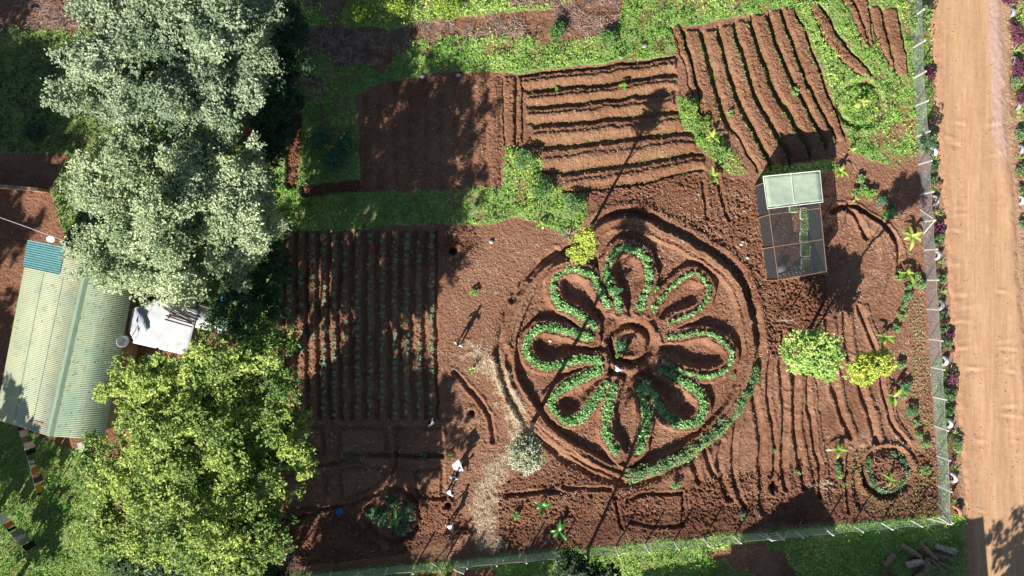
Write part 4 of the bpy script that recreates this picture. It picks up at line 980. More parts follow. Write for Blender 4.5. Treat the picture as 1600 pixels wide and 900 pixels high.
def fence(name, bases, netm, label, skip=(), braces=()):
    b0 = hp(*bases[0], 0); root = empty(name, b0, label, 'fence')
    w = [hp(*p, 0)-b0 for p in bases]
    for i, p in enumerate(w):
        z = float(zat(*bases[i])); mb = MB(); mb.box((p.x, p.y, (FH+z)/2-.1), (0.095, 0.095, FH+0.2+abs(z)), Matrix.Rotation(rnd(-.2, .2), 3, 'Z') @ Matrix.Rotation(rnd(-.03, .03), 3, 'X')); mb.build('post', M_WHITE, root, bevel=0.01)
    for i in range(len(w)-1):
        if i in skip: continue
        a, c = w[i], w[i+1]; mb = MB(); N = 10; M_ = 6; vs = []; fs = []
        nn = (c-a).cross(Vector((0, 0, 1))).normalized()
        for k in range(N+1):
            for j in range(M_+1):
                u = k/N; v = j/M_; p = a.lerp(c, u); vs.append(p+nn*(0.05+0.05*math.sin(math.pi*u)*math.sin(v*5+i))+Vector((0, 0, 0.02+(FH-0.1)*v-0.10*math.sin(math.pi*u)*v)))
        for k in range(N):
            for j in range(M_): q = k*(M_+1)+j; fs.append((q, q+1, q+M_+2, q+M_+1))
        mb.add(vs, fs); mb.build('netting', netm, root, True)
        mb = MB(); mb.tube([a.lerp(c, k/6)+nn*0.07+Vector((0, 0, FH-0.10-0.10*math.sin(math.pi*k/6))) for k in range(7)], 0.013, 5); mb.build('top_wire', M_GREYMET, root)
    for (f_, t_) in braces:
        p = hp(*f_, 0)-b0; q = hp(*t_, 0)-b0; mb = MB(); mb.tube([p-Vector((0, 0, .05)), q+Vector((0, 0, FH-0.08))], 0.04, 6); mb.build('brace', M_WHITE, root)
    return root
EB = [(1422,-62),(1423,-18),(1424,28),(1426,75),(1427,122),(1430,166),(1433,213),(1436,257),(1438,304),(1441,347),(1444,391),(1446,438),(1449,483),(1452,530),(1455,574),(1458,620),(1461,666),(1464,712),(1466,759),(1467,806)]
fence('wire_fence', EB, M_NET_E, 'east fence of white posts and silvery wire netting along the dirt road', braces=[((1437,326),(1441,346)),((1443,366),(1441,348)),((1465,785),(1467,804))])
SB = [(1466.0,808.5)]+[(x, fl(x)) for x in (1422,1377,1332,1287,1241,1212)]+[(x, fl(x)) for x in (1194,1147,1100,1053,1008,962,916,870,822,777,732,714)]
fence('net_fence', SB, M_NET_S, 'south fence of white posts and pale green netting along the bottom', skip=(6,), braces=[((1448,810),(1464,808.5)),((1182,834),(1193,832.6)),((1232,829),(1213,831))])
SB2 = [(x, fl(x)) for x in (694,650,606,562,518,474,430)]
fence('net_fence', SB2, M_NET_S, 'western stretch of the netted fence left of the small gate', braces=[((675,880),(693,879))])
def gate(a_, b_, open_, label):
    p0 = hp(*a_, 0.1); p1 = hp(*b_, 0.1); dv = p1-p0; root = empty('gate', p0, label, 'gate', rz=math.atan2(dv.y, dv.x)+open_); L = dv.length
    mb = MB()
    for z in (0.05, 1.35): mb.tube([(0, 0, z), (L, 0, z)], 0.03, 6)
    for x in (0, L): mb.tube([(x, 0, 0.05), (x, 0, 1.35)], 0.03, 6)
    mb.build('frame', M_WHITE, root)
    for z in (0.48, 0.92): mb = MB(); mb.tube([(0, 0, z), (L, 0, z)], 0.022, 6); mb.build('rail', M_WHITE, root)
    mb = MB(); mb.add([(0.03, 0.005, .07), (L-.03, 0.005, .07), (L-.03, .005, 1.33), (.03, .005, 1.33)], [(0, 1, 2, 3)]); mb.build('mesh_panel', netmat('gate_mesh', (.5, .52, .5), .25), root)
gate((1211, fl(1211)+.5), (1196, fl(1196)+.5), 0, 'closed white metal gate with two rails in the south fence')
gate((712, fl(712)), (696, fl(696)), R(150), 'small white gate standing open at the foot of the dry grass strip')
# ------------------------------------------------------------------ tyres along the fences
M_TW = plain('painted_tyre', (0.78, 0.77, 0.74), (0.5, 0.48, 0.45), 6, 0.6); M_TG = plain('grey_tyre', (0.36, 0.38, 0.42), (0.2, 0.2, 0.22), 6, 0.7)
M_TT = plain('terracotta_tyre', (0.50, 0.20, 0.12), (0.36, 0.14, 0.09), 6, 0.7); M_TB = plain('blue_white_tyre', (0.60, 0.68, 0.78), (0.35, 0.42, 0.55), 6, 0.6)
def tyre(px, py, rz, mat, label, r=0.34, tilt=0.0):
    c_ = P(px, py); root = empty('tyre', (c_.x, c_.y, 0.02), label, 'tyre', 'half buried tyres along the road', rz=rz); mb = MB(); N = 36
    prof = [(-.5, -.09), (-.62, -.10), (-.95, -.10), (-1.0, -.07), (-1.0, .07), (-.95, .10), (-.62, .10), (-.5, .09)]
    vs = []; fs = []; n = len(prof)
    for i in range(N):
        a = 2*math.pi*i/N
        for k, (q, w) in enumerate(prof):
            rr = -q*r*(1.0 if (k not in (3, 4) or i % 2) else 0.985); vs.append((w, rr*math.cos(a), rr*math.sin(a)))
    for i in range(N):
        for k in range(n-1): a = i*n+k; b_ = ((i+1) % N)*n+k; fs.append((a, a+1, b_+1, b_))
    mb.add(vs, fs); o = mb.build('casing', mat, root, True); o.modifiers.new('t', 'SOLIDIFY').thickness = 0.012; o.rotation_euler = (0, tilt, 0)
    return root
TY = [(1457,237,M_TB,'bluish white half buried tyre, topmost along the east fence'),(1459,313,M_TW,'bright white tyre just above the braced fence post'),(1463,399,M_TW,'white tyre, first one below the braced fence post'),(1468,476,M_TG,'grey white tyre, second one below the braced fence post'),
      (1474,564,M_TW,'dull white tyre with its hole showing, between two agave plants'),(1481,661,M_TW,'clean white tyre casting a ragged plant shadow on the road'),(1488,746,M_TW,'lowest white tyre along the east fence')]
for px, py, mt, lb in TY: tyre(px, py, rnd(-.25, .25), mt, lb, 0.38, 0.25)
tyre(1494, 797, R(25), M_TT, 'terracotta red tyre at the corner of the two fences', 0.44, 0.2)
for px, py, mt, lb in [(1580,20,M_TG,'grey tyre at the top on the far side of the road'),(1583,95,M_TG,'grey tyre, second from the top across the road'),(1589,166,M_TG,'grey tyre among purple plants across the road'),(1594,233,M_TG,'grey tyre, fourth from the top across the road'),(1595,313,M_TW,'white tyre at the right edge across the road')]: tyre(px, py, rnd(-.2, .2), mt, lb)
# ------------------------------------------------------------------ plants: banana, agave, shrubs
def leafrow(root, n, L, w, ca, cb, seed, lift, droop, base, name='leaf', mat=M_LEAFG, seg=6, az=None):
    g = np.random.default_rng(seed)
    for i in range(n):
        a = (2*math.pi*i*0.381966*1.0+seed+g.normal(0, .25)) if az is None else az[i]; l = L*g.uniform(0.5, 1.2); V = []; F = []; T = []; m = g.random(); col = hexc(ca)*(1-m)+hexc(cb)*m
        d = np.array([math.cos(a), math.sin(a), 0]); s_ = np.array([-math.sin(a), math.cos(a), 0]); el = lift*g.uniform(0.5, 1.5)
        for j in range(seg+1):
            u = j/seg; wd_ = w*(0.12 if u < 0.12 else math.sin(math.pi*min(0.985, 0.10+0.88*u))**0.6)
            p = d*l*u+np.array([0, 0, base+l*(el*u-droop*u*u)])
            for k, dz in ((-1, .10), (-.5, .06), (0, 0), (.5, .06), (1, .10)):
                fr = 1+0.12*math.sin(j*9.1+k*3+i)
                V.append(p+s_*wd_*0.5*k*fr+np.array([0, 0, dz*wd_*2])); T.append(col*(1.35 if k == 0 else g.uniform(.88, 1.08)))
        for j in range(seg):
            for k in range(4): q = j*5+k; F.append((q, q+1, q+6, q+5))
        mesh_np(name, V, F, mat, root, tint=np.clip(T, 0, .9), smooth=True)
def banana(px, py, sz, ca, cb, seed, label, n=7, h=0.5):
    sz *= 0.80; ca = tuple(q*0.8 for q in ca)
    z = float(zat(px, py)); c_ = P(px, py, h); root = empty('banana_plant', (c_.x, c_.y, z), label, 'banana plant', 'young banana plants'); 
    mb = MB(); mb.tube([(0, 0, -.05), (0, 0, h*0.6), (0, 0, h+.05)], [0.07, 0.055, 0.03], 8); mb.build('stem', plain('banana_stem', (0.25, 0.30, 0.12), (0.2, 0.15, 0.08), 8), root, True)
    leafrow(root, n, sz*rnd(.85, 1.1), sz*rnd(.27, .36), ca, cb, seed, rnd(.5, .95), rnd(.5, .8), h)
LG = ((0.12, 0.26, 0.03), (0.34, 0.46, 0.08)); MG = ((0.05, 0.20, 0.03), (0.12, 0.34, 0.06)); YL = ((0.28, 0.38, 0.05), (0.50, 0.56, 0.14))
BAN = [(1345,160,.85,YL,'yellow green banana plant in the middle of the round grassy ring bed',9),(1312,268,.95,LG,'banana plant with spread leaves at the upper right corner of the net house',6),(1114,276,.9,LG,'banana plant at the lower end of the green patch between the striped plots',6),
 (847,352,.85,LG,'banana plant on the bare earth just below the weedy patch',6),(1385,336,.95,MG,'glossy mid green banana plant right of the curved channel',7),(1337,312,.6,YL,'small yellowish banana plant at the head of the curved channel',4),
 (1424,370,1.15,YL,'largest yellow green banana plant beside the braced fence post',8),(1417,428,1.15,LG,'banana plant with two long level leaves below the braced fence post',5),(1382,527,.95,LG,'banana plant just above the yellower tree crown',7),
 (1394,620,1.05,LG,'banana plant with a long leaf pointing right, below the yellower tree crown',6),(1310,703,.85,LG,'banana plant left of the small round bed in the lower right corner',7),(1391,750,.85,LG,'banana plant inside the small round bed in the lower right corner',5),
 (847,792,1.0,MG,'dark green banana plant, upper of the pair in the bottom centre bed',6),(873,830,1.0,MG,'dark green banana plant, lower of the pair in the bottom centre bed',5),(619,812,1.15,MG,'big banana plant in the bushy round bed at the lower left',5),
 (832,287,.85,LG,'banana plant in the weedy patch left of the striped plot',6),(797,247,.75,LG,'banana plant at the upper tip of the weedy patch',6),(1112,216,.95,YL,'bright banana plant in the green patch between the striped plots',8),(513,232,.6,LG,'small light banana plant among dark bushes by the shaded plot',4),
 (702,712,.5,LG,'small bright banana shoot left of the held white sheet',6),(738,577,.55,LG,'small bright leafy shoot beside the shadow of the upper person',7),(1330,235,.55,YL,'small yellowish banana leaf tuft below the round ring bed',3)]
for i, (px, py, sz, cc, lb, n) in enumerate(BAN): banana(px, py, sz, *cc, 400+i*7, lb, n, 0.45)
def bush(px, py, r, ca, cb, leaf, seed, label, name='shrub', cat='shrub', group=None, h=None, up=.45, n=None, mat=M_LEAF, asp=.65):
    g = np.random.default_rng(seed); h = h or r*0.9; z = float(zat(px, py)); c_ = P(px, py, h*0.6)
    root = empty(name, (c_.x, c_.y, z), label, cat, group)
    ncl = max(5, int(10*(r/0.4)**1.5)); out = []
    for k in range(ncl):
        a = g.uniform(0, 2*np.pi); q = r*0.8*math.sqrt(g.random()); c = np.array([q*math.cos(a), q*math.sin(a), h*(0.35+0.55*(1-(q/r)**2))*g.uniform(.7, 1.1)])
        nl = int(26*(0.13/leaf)); e = g.normal(size=(nl, 3)); e /= np.linalg.norm(e, axis=1)[:, None]; e[:, 2] = np.abs(e[:, 2]); out.append(c+e*r*0.34)
    V, F, T = leafcloud(np.concatenate(out), leaf, ca, cb, up, asp, seed+1)
    mesh_np('foliage', V, F, mat, root, tint=T)
    mb = MB()
    for k in range(3): a = k*2.1; mb.tube([(0, 0, -.05), (r*.3*math.cos(a), r*.3*math.sin(a), h*.6)], [0.02, 0.01], 5)
    mb.build('stem', M_BARK, root); return root
# round leafy clumps in a broken line between the banana plants and the east fence
CL = [(1345,280,.3,0),(1336,300,.26,0),(1348,298,.32,1),(1362,305,.34,1),(1378,315,.32,2),(1395,326,.3,2),(1407,430,.32,0),(1429,431,.34,0),(1420,447,.3,0),(1438,447,.36,0),(1416,463,.34,2),(1412,481,.24,0),(1409,495,.3,0),(1400,513,.28,0),(1406,570,.3,0),(1424,643,.36,2),(1429,661,.25,0),(1437,680,.26,0),(1444,692,.3,0),(1447,735,.28,0),(1411,616,.32,0),(1416,603,.3,2)]
CC = [((0.14, 0.30, 0.08), (0.36, 0.54, 0.22)), ((0.16, 0.36, 0.05), (0.34, 0.56, 0.14)), ((0.07, 0.22, 0.09), (0.18, 0.38, 0.18))]
ORD = ['first', 'second', 'third', 'fourth', 'fifth', 'sixth', 'seventh', 'eighth', 'ninth', 'tenth', 'eleventh', 'twelfth', 'thirteenth', 'fourteenth', 'fifteenth', 'sixteenth', 'seventeenth', 'eighteenth', 'nineteenth', 'twentieth', 'twenty first', 'twenty second', 'twenty third', 'twenty fourth', 'twenty fifth', 'twenty sixth']
CL.sort(key=lambda c: c[1])
for i, (px, py, r, k) in enumerate(CL):
    bush(px, py, r*1.3, *CC[k], 0.12, 500+i*3, f'{["light green","fresh green","blue green"][k]} leafy clump, {ORD[i]} from the top of the line inside the east fence', 'leafy_plant', 'plant', 'leafy clumps inside the east fence')
for i, (px, py, r, k, lb) in enumerate([(741,457,.33,1,'lone bright green clump on the bare earth left of the flower bed'),(808,806,.36,0,'pale green clump left of the dark green banana pair'),(1308,728,.3,2,'blue green clump under the banana plant left of the small round bed'),
      (1310,742,.36,0,'light green clump below the blue green one, left of the small round bed'),(1317,756,.25,0,'small green tuft above the pale straw patch'),(1246,738,.22,0,'small green tuft between two furrows in the lower right field'),(1210,704,.26,0,'pale tuft between furrows left of the field centre'),
      (1161,806,.3,0,'green tuft on the shadow line near the south fence'),(660,714,.33,2,'dark tuft in the shaded rectangular beds'),(548,718,.32,2,'low green tuft left in the shaded rectangular beds'),(1241,143,.3,0,'small green weed clump in the diagonal rows'),(973,135,.3,1,'bright tuft in the second furrow of the striped plot'),(871,139,.26,1,'small tuft at the left end of the striped plot'),
      (1142,178,.28,0,'tuft at the left edge of the diagonal rows'),(1023,451,.34,1,'leafy clump between the top and upper right petals'),(965,455,.36,2,'dark leafy clump inside the foot of the top petal'),(972,540,.5,2,'dark leafy clump on the left side of the flower hub'),(966,556,.3,1,'bright leafy tuft at the lower left of the flower hub'),(994,566,.22,1,'small bright tuft at the bottom of the flower hub'),(1055,757,.4,0,'grassy tuft below the lowest point of the curved crop band'),(1145,585,.26,0,'tuft at the outer foot of the right petal')]):
    bush(px, py, r, *CC[k], 0.12, 700+i*3, lb, 'leafy_plant', 'plant')
# bushes in the shaded upper left garden and the round bed
for i, (px, py, r, cc, lb) in enumerate([(500,215,.9,((0.04,0.13,0.06),(0.09,0.25,0.12)),'dark blue green bush left of the shaded plot, upper of two'),(540,225,.85,((0.04,0.13,0.05),(0.10,0.26,0.10)),'dark green bush touching the left edge of the shaded plot'),(525,255,.95,((0.04,0.13,0.07),(0.09,0.24,0.13)),'wide blue green bush above the short dark bed'),
      (592,805,.85,((0.04,0.12,0.05),(0.10,0.24,0.10)),'dark bush on the left side of the bushy round bed'),(636,800,.75,((0.08,0.17,0.08),(0.20,0.34,0.18)),'lighter silvery bush on the right side of the bushy round bed'),(612,783,.6,((0.05,0.13,0.05),(0.11,0.24,0.10)),'bush at the top of the bushy round bed'),(628,826,.55,((0.10,0.18,0.09),(0.22,0.34,0.18)),'pale bush at the bottom of the bushy round bed'),
      (55,207,.8,((0.02,0.07,0.05),(0.05,0.12,0.08)),'dark blue green bush in the shaded grass at the left'),(1078,172,.8,((0.16,0.28,0.05),(0.34,0.48,0.12)),'bright bush at the upper end of the green patch between the plots'),(1100,192,.7,((0.14,0.26,0.05),(0.32,0.46,0.12)),'bright bush in the middle of the green patch between the plots'),(1122,235,.6,((0.12,0.26,0.06),(0.28,0.42,0.12)),'green bush near the lower end of the green patch between the plots'),
      (820,250,.8,((0.08,0.2,0.05),(0.22,0.36,0.12)),'weedy bush at the top of the patch left of the striped plot'),(845,295,.8,((0.06,0.17,0.05),(0.20,0.34,0.12)),'weedy bush in the middle of the patch left of the striped plot'),(895,320,.8,((0.08,0.2,0.05),(0.24,0.36,0.14)),'weedy bush beside the long slender shadow'),(1440,25,.9,((0.10,0.22,0.05),(0.34,0.44,0.18)),'big pale green bush on the fence at the top'),(1432,42,.7,((0.12,0.24,0.06),(0.36,0.46,0.2)),'smaller pale green bush below the big one on the fence'),
      (620,12,1.0,((0.16,0.30,0.03),(0.38,0.48,0.08)),'yellow green bush left in the strip at the top edge'),(700,8,1.1,((0.16,0.30,0.03),(0.36,0.46,0.08)),'yellow green bush in the middle of the top edge strip'),(560,20,1.0,((0.12,0.26,0.03),(0.30,0.42,0.07)),'yellow green bush above the dry brush near the dark tree'),(870,50,.8,((0.06,0.18,0.04),(0.16,0.32,0.08)),'mid green bush between two heaps of dry brush'),(950,60,.7,((0.08,0.20,0.04),(0.2,0.36,0.1)),'green bush right of the large heap of dry brush')]):
    bush(px, py, r, *cc, 0.15, 800+i*3, lb)
# roadside planting between fence and road
def agave(px, py, sz, seed, label, ca=(0.16, 0.26, 0.07), cb=(0.42, 0.48, 0.16)):
    z = float(zat(px, py)); c_ = P(px, py, 0.15); root = empty('agave', (c_.x, c_.y, z), label, 'agave', 'spiky rosettes along the road')
    leafrow(root, 13, sz, sz*0.16, ca, cb, seed, 0.7, 0.35, 0.04, seg=4)
RS = [('agave',1449,99,.45),('purple',1450,118,.5),('purple',1453,110,.35),('red',1451,193,.3),('green',1456,212,.45),('agave',1461,252,.55),('green',1458,262,.35),('green',1457,280,.3),('red',1468,287,.25),('agave',1461,293,.5),('agave',1463,335,.5),
      ('purple',1464,355,.5),('green',1468,372,.45),('red',1466,380,.3),('green',1459,382,.35),('agave',1470,412,.45),('green',1470,435,.4),('agave',1471,457,.45),('green',1472,492,.35),('red',1477,503,.22),('green',1474,514,.4),('purple',1482,523,.4),('green',1478,537,.5),('red',1488,547,.2),('agave',1485,580,.5),
      ('purple',1487,592,.5),('green',1485,617,.5),('green',1478,612,.4),('agave',1490,637,.35),('green',1484,643,.35),('agave',1492,678,.45),('green',1494,695,.5),('agave',1496,708,.4),('agave',1493,733,.4),('purple',1488,717,.25),('agave',1492,785,.35)]
cntk = {}
LBK = {'agave': 'spiky yellow green rosette', 'purple': 'purple leaved roadside shrub', 'red': 'small red flowering plant', 'green': 'glossy green roadside shrub'}
for i, (k, px, py, r) in enumerate(RS):
    j = cntk.get(k, 0); cntk[k] = j+1; lb = f'{LBK[k]} between east fence and road, {ORD[j]} from the top'
    if k == 'agave': agave(px, py, r, 900+i, lb)
    else:
        cc = {'purple': ((0.09, 0.02, 0.05), (0.28, 0.07, 0.14)), 'red': ((0.10, 0.14, 0.05), (0.62, 0.12, 0.08)), 'green': ((0.06, 0.18, 0.05), (0.24, 0.38, 0.16))}[k]
        bush(px, py, r, *cc, 0.13, 920+i*3, lb, {'purple': 'purple_shrub', 'red': 'flowering_plant', 'green': 'shrub'}[k], 'shrub', 'shrubs between the east fence and the road')
FS = [('purple',1578,2,.5),('agave',1582,8,.35),('purple',1585,45,.55),('purple',1590,60,.5),('agave',1586,80,.4),('purple',1588,103,.5),('purple',1592,115,.5),('green',1585,128,.45),('agave',1588,142,.4),('purple',1594,155,.5),('agave',1590,178,.4),('green',1596,212,.5),('agave',1594,248,.4),('green',1597,268,.5),('green',1598,300,.45),('green',1599,350,.4)]
cntk = {}
for i, (k, px, py, r) in enumerate(FS):
    j = cntk.get(k, 0); cntk[k] = j+1
    lb = f'{LBK[k].replace(" roadside", "")} on the far side of the road, {ORD[j]} from the top'
    if k == 'agave': agave(px, py, r, 1100+i, lb)
    else:
        cc = {'purple': ((0.10, 0.03, 0.06), (0.30, 0.10, 0.16)), 'green': ((0.06, 0.16, 0.05), (0.28, 0.38, 0.2))}[k]
        bush(px, py, r, *cc, 0.13, 1120+i*3, lb, {'purple': 'purple_shrub', 'green': 'shrub'}[k], 'shrub', 'plants on the far side of the road')
bush(1449, 226, .62, (0.03, 0.08, 0.03), (0.12, 0.24, 0.09), 0.13, 1200, 'tall dark rounded shrub added at the east fence to cast a shadow on the road', h=2.0, n=40)  # shrub added for the shadow it throws across the road
# dead branches by the slender yellow green tree
root = empty('dead_branches', P(888, 367), 'silvery dead branches beside the yellow green crown', 'branches')
for k in range(6):
    a = k*0.9+.3; mb = MB(); mb.tube([(0, 0, 0.1), (0.35*math.cos(a), .35*math.sin(a), .3+.1*k % .3), (0.8*math.cos(a+.2), .7*math.sin(a+.2), .35)], [0.045, 0.03, 0.01], 6); mb.build('branch', M_BARKP, root, True)
# ------------------------------------------------------------------ net house
NB = [(1178,292),(1256,284),(1270,425),(1198,438)]; NH = 2.2
nho = hp(*NB[3], 0); nh = empty('net_house', nho, 'rectangular seedling shelter of black netting with a pale green roof sheet', 'net house')
nb = [hp(*p, 0)-nho for p in NB]
def lerp4(u, v): return nb[0].lerp(nb[1], u).lerp(nb[3].lerp(nb[2], u), v)
for u, v in ((0, 0), (1, 0), (0, .33), (1, .33), (0, .66), (1, .66), (0, 1), (1, 1), (.5, 0), (.5, 1)):
    p = lerp4(u, v); mb = MB(); mb.tube([(p.x, p.y, -.2), (p.x, p.y, NH)], 0.04, 8); mb.build('post', M_WOOD, nh)
for a_, b_ in (((0, 0), (1, 0)), ((1, 0), (1, 1)), ((1, 1), (0, 1)), ((0, 1), (0, 0)), ((0, .33), (1, .33)), ((0, .66), (1, .66))):
    mb = MB(); mb.tube([lerp4(*a_)+Vector((0, 0, NH)), lerp4(*b_)+Vector((0, 0, NH))], 0.03, 6); mb.build('rail', M_WOOD, nh)
for a_, b_ in (((0, 0), (1, 0)), ((1, 0), (1, 1)), ((1, 1), (0, 1)), ((0, 1), (0, 0))):
    p, q = lerp4(*a_), lerp4(*b_); mb = MB(); N = 12; vs = []; fs = []; nn = (q-p).cross(Vector((0, 0, 1))).normalized()
    for k in range(N+1):
        for j in range(5): vs.append(p.lerp(q, k/N)+nn*(0.05+.02*math.sin(k*1.9+j))+Vector((0, 0, NH*j/4)))
    for k in range(N):
        for j in range(4): c = k*5+j; fs.append((c, c+1, c+6, c+5))
    mb.add(vs, fs); mb.build('side_netting', M_NET_K, nh, True)
mb = MB(); mb.add([lerp4(u, v)+Vector((0, 0, NH+0.01)) for u, v in ((0, .27), (1, .27), (1, 1), (0, 1))], [(0, 1, 2, 3)]); mb.build('top_netting', netmat('thin_net', (0.07, 0.075, 0.08), 0.30, 20), nh)
mb = MB(); vs = []; fs = []; N = 10
for i in range(N+1):
    for j in range(N+1):
        u, v = i/N*1.08-.03, j/N*0.33-0.06; sag = -0.07*math.sin(math.pi*i/N)*math.sin(math.pi*j/N); vs.append(lerp4(u, v)+Vector((0, 0, NH+.07+sag+0.015*math.sin(i*2.1+j))))
for i in range(N):
    for j in range(N): q = i*(N+1)+j; fs.append((q, q+1, q+N+2, q+N+1))
mb.add(vs, fs); rs = mb.build('roof_sheet', plain('pale_green_plastic', (0.38, 0.46, 0.35), (0.28, 0.36, 0.27), 2.5, 0.8, 0.1, 0.03), nh, True); rs.modifiers.new('t', 'SOLIDIFY').thickness = 0.01
mb = MB(); cr = [lerp4(u, v)+Vector((0, 0, NH+.09)) for u, v in ((-.03, -.06), (1.05, -.06), (1.05, .27), (-.03, .27), (-.03, -.06))]
mb.tube(cr, 0.035, 6); mb.tube([lerp4(.5, -.06)+Vector((0, 0, NH+.06)), lerp4(.5, .27)+Vector((0, 0, NH+.06))], .02, 6); mb.build('roof_edging', M_WHITE, rs)
# seed beds inside edged with white sacks
BEDS = [(1257,334,5.5,8,'uppermost of the long column of seed beds in the net house'),(1258,352,5.5,7,'second seed bed from the top of the column in the net house'),(1256,370,5,7.5,'middle seed bed of the column in the net house'),(1259,390,6.5,10,'fourth seed bed with a thick white sack rim'),(1261,415,7.5,10,'lowest seed bed beside the white pots'),(1240,327,5.5,4.5,'small separate seed bed just under the green roof sheet')]
M_BED = plain('bed_soil', (0.13, 0.09, 0.06), (0.07, 0.05, 0.03), 12)
for i, (px, py, a_, b_, lb) in enumerate(BEDS):
    c_ = P(px-2, py); z = float(zat(px, py)); root = empty('seed_bed', (c_.x, c_.y, z), lb, 'seed bed', 'seed beds in the net house'); A_, B_ = a_*S, b_*S
    mb = MB(); mb.box((0, 0, .08), (A_*2, B_*2, .2)); mb.build('soil', M_BED, root, bevel=.03)
    mb = MB(); n = 16; pr_ = [(A_*1.12*max(-1, min(1, 1.35*math.cos(t_))), B_*1.08*max(-1, min(1, 1.35*math.sin(t_))), .16+.015*math.sin(5*t_)) for t_ in [2*math.pi*k/n for k in range(n+1)]]
    mb.tube(pr_, .05, 6); mb.build('sack_rim', M_WHITE if i != 1 else M_GREYMET, root, True)
    g = np.random.default_rng(40+i); n = 260; C = np.stack([g.uniform(-A_, A_, n), g.uniform(-B_, B_, n), g.uniform(.16, .28, n)], 1); V, F, T = leafcloud(C, .11, (0.16, 0.40, 0.05), (0.44, 0.70, 0.18), .3, .5, 41+i)
    mesh_np('seedlings', V, F, M_LEAF, root, tint=T)
M_POT = plain('white_pot', (0.78, 0.78, 0.76), (0.6, 0.6, 0.6), 6, .5)
for i, (px, py, r_) in enumerate([(1214,431,.14),(1222,430,.13),(1230,428,.13),(1236,427,.13),(1242,427,.13),(1248,427,.13),(1253,425,.12),(1240,420,.17),(1248,419,.16)]):
    c_ = P(px-2, py); root = empty('pot', (c_.x, c_.y, float(zat(px, py))), (f'small white pot, {ORD[i]} from left in the front row in the net house' if i < 7 else ['larger white pot behind the row, left one', 'larger white pot behind the row, right one'][i-7]), 'pot', 'white pots in the net house')
    mb = MB(); n = 14; h_ = .25
    mb.tube([(0, 0, 0), (0, 0, h_)], [r_*.75, r_], n, False); mb.tube([(0, 0, h_), (0, 0, .04)], [r_*.86, r_*.66], n, False); mb.tube([(0, 0, h_-.02), (0, 0, h_+.01)], [r_*1.08, r_*1.08], n, False); mb.build('body', M_POT, root, True)
    mb = MB(); mb.tube([(0, 0, .05), (0, 0, h_-.05)], [r_*.66, r_*.84], n); mb.build('soil', M_BED, root)
c_ = P(1220, 421, .25); mb = MB()
mb.tube([c_+Vector((-.25, -.2, -.1)), c_+Vector((-.1, 0, .1)), c_+Vector((.1, .15, .08)), c_+Vector((.25, .3, -.1))], [.1, .27, .3, .08], 9)
o = mb.build('sack', plain('grey_white_sack', (.6, .6, .6), (.4, .42, .45), 5), None, True, loc=(c_.x, c_.y, 0)); tag(o, 'crumpled grey white sack in the lower left corner of the net house', 'sack')
# small timber trestle below the net house
tr = empty('trestle', P(1222, 500), 'small pale timber trestle on the soil below the net house', 'trestle')
L_ = 1.5
for s_ in (-.35, .35):
    mb = MB(); mb.tube([(s_-.1, -.1, 0), (s_*.7, .1, L_)], .028, 6); mb.build('leg', M_BARKP, tr)
    mb = MB(); mb.tube([(s_+.1, .5, 0), (s_*.7, .1, L_)], .028, 6); mb.build('leg', M_BARKP, tr)
for z in (.5, 1.0): mb = MB(); mb.tube([(-.33, 0, z), (.33, 0, z+.05)], .02, 6); mb.build('rung', M_BARKP, tr)
# ------------------------------------------------------------------ metal crate frame lower left
fr = empty('metal_frame', P(438, 895), 'grey metal lattice frame lying on the dark soil at the bottom left', 'metal frame')
for x_ in (0.25, .75, 1.15): mb = MB(); mb.tube([(x_, 0, .45), (x_, 2.1, .5)], .02, 6); mb.build('bar', M_GREYMET, fr)
for y_ in (0, .45, .9, 1.35, 2.1): mb = MB(); mb.tube([(.1, y_, .46), (1.3, y_+.05, .46)], .015, 6); mb.build('cross_bar', M_GREYMET, fr)
for x_, y_ in ((.25, 0), (1.15, 0), (.25, 2.1), (1.15, 2.1)): mb = MB(); mb.tube([(x_, y_, -.05), (x_, y_, .47)], .02, 6); mb.build('leg', M_GREYMET, fr)
# blue jacket on the soil
c_ = P(531, 799, .1); mb = MB(); g = random.Random(3); N = 7; vs = []; fs = []
for i in range(N):
    for j in range(N):
        u, v = i/(N-1)-.5, j/(N-1)-.5; k_ = .55 if abs(v) < .3 else .3; vs.append((u*k_+v*.1, v*.42, .06+g.uniform(0, .10)*(1-abs(u))))
for i in range(N-1):
    for j in range(N-1): q = i*N+j; fs.append((q, q+1, q+N+1, q+N))
mb.add([c_+Vector(v) for v in vs], fs); o = mb.build('jacket', plain('blue_cloth', (.04, .20, .62), (.03, .13, .45), 6, .8), None, True, loc=(c_.x, c_.y, float(zat(531, 799)))); o.modifiers.new('t', 'SOLIDIFY').thickness = .02
tag(o, 'crumpled bright blue jacket dropped on the shaded soil', 'jacket')
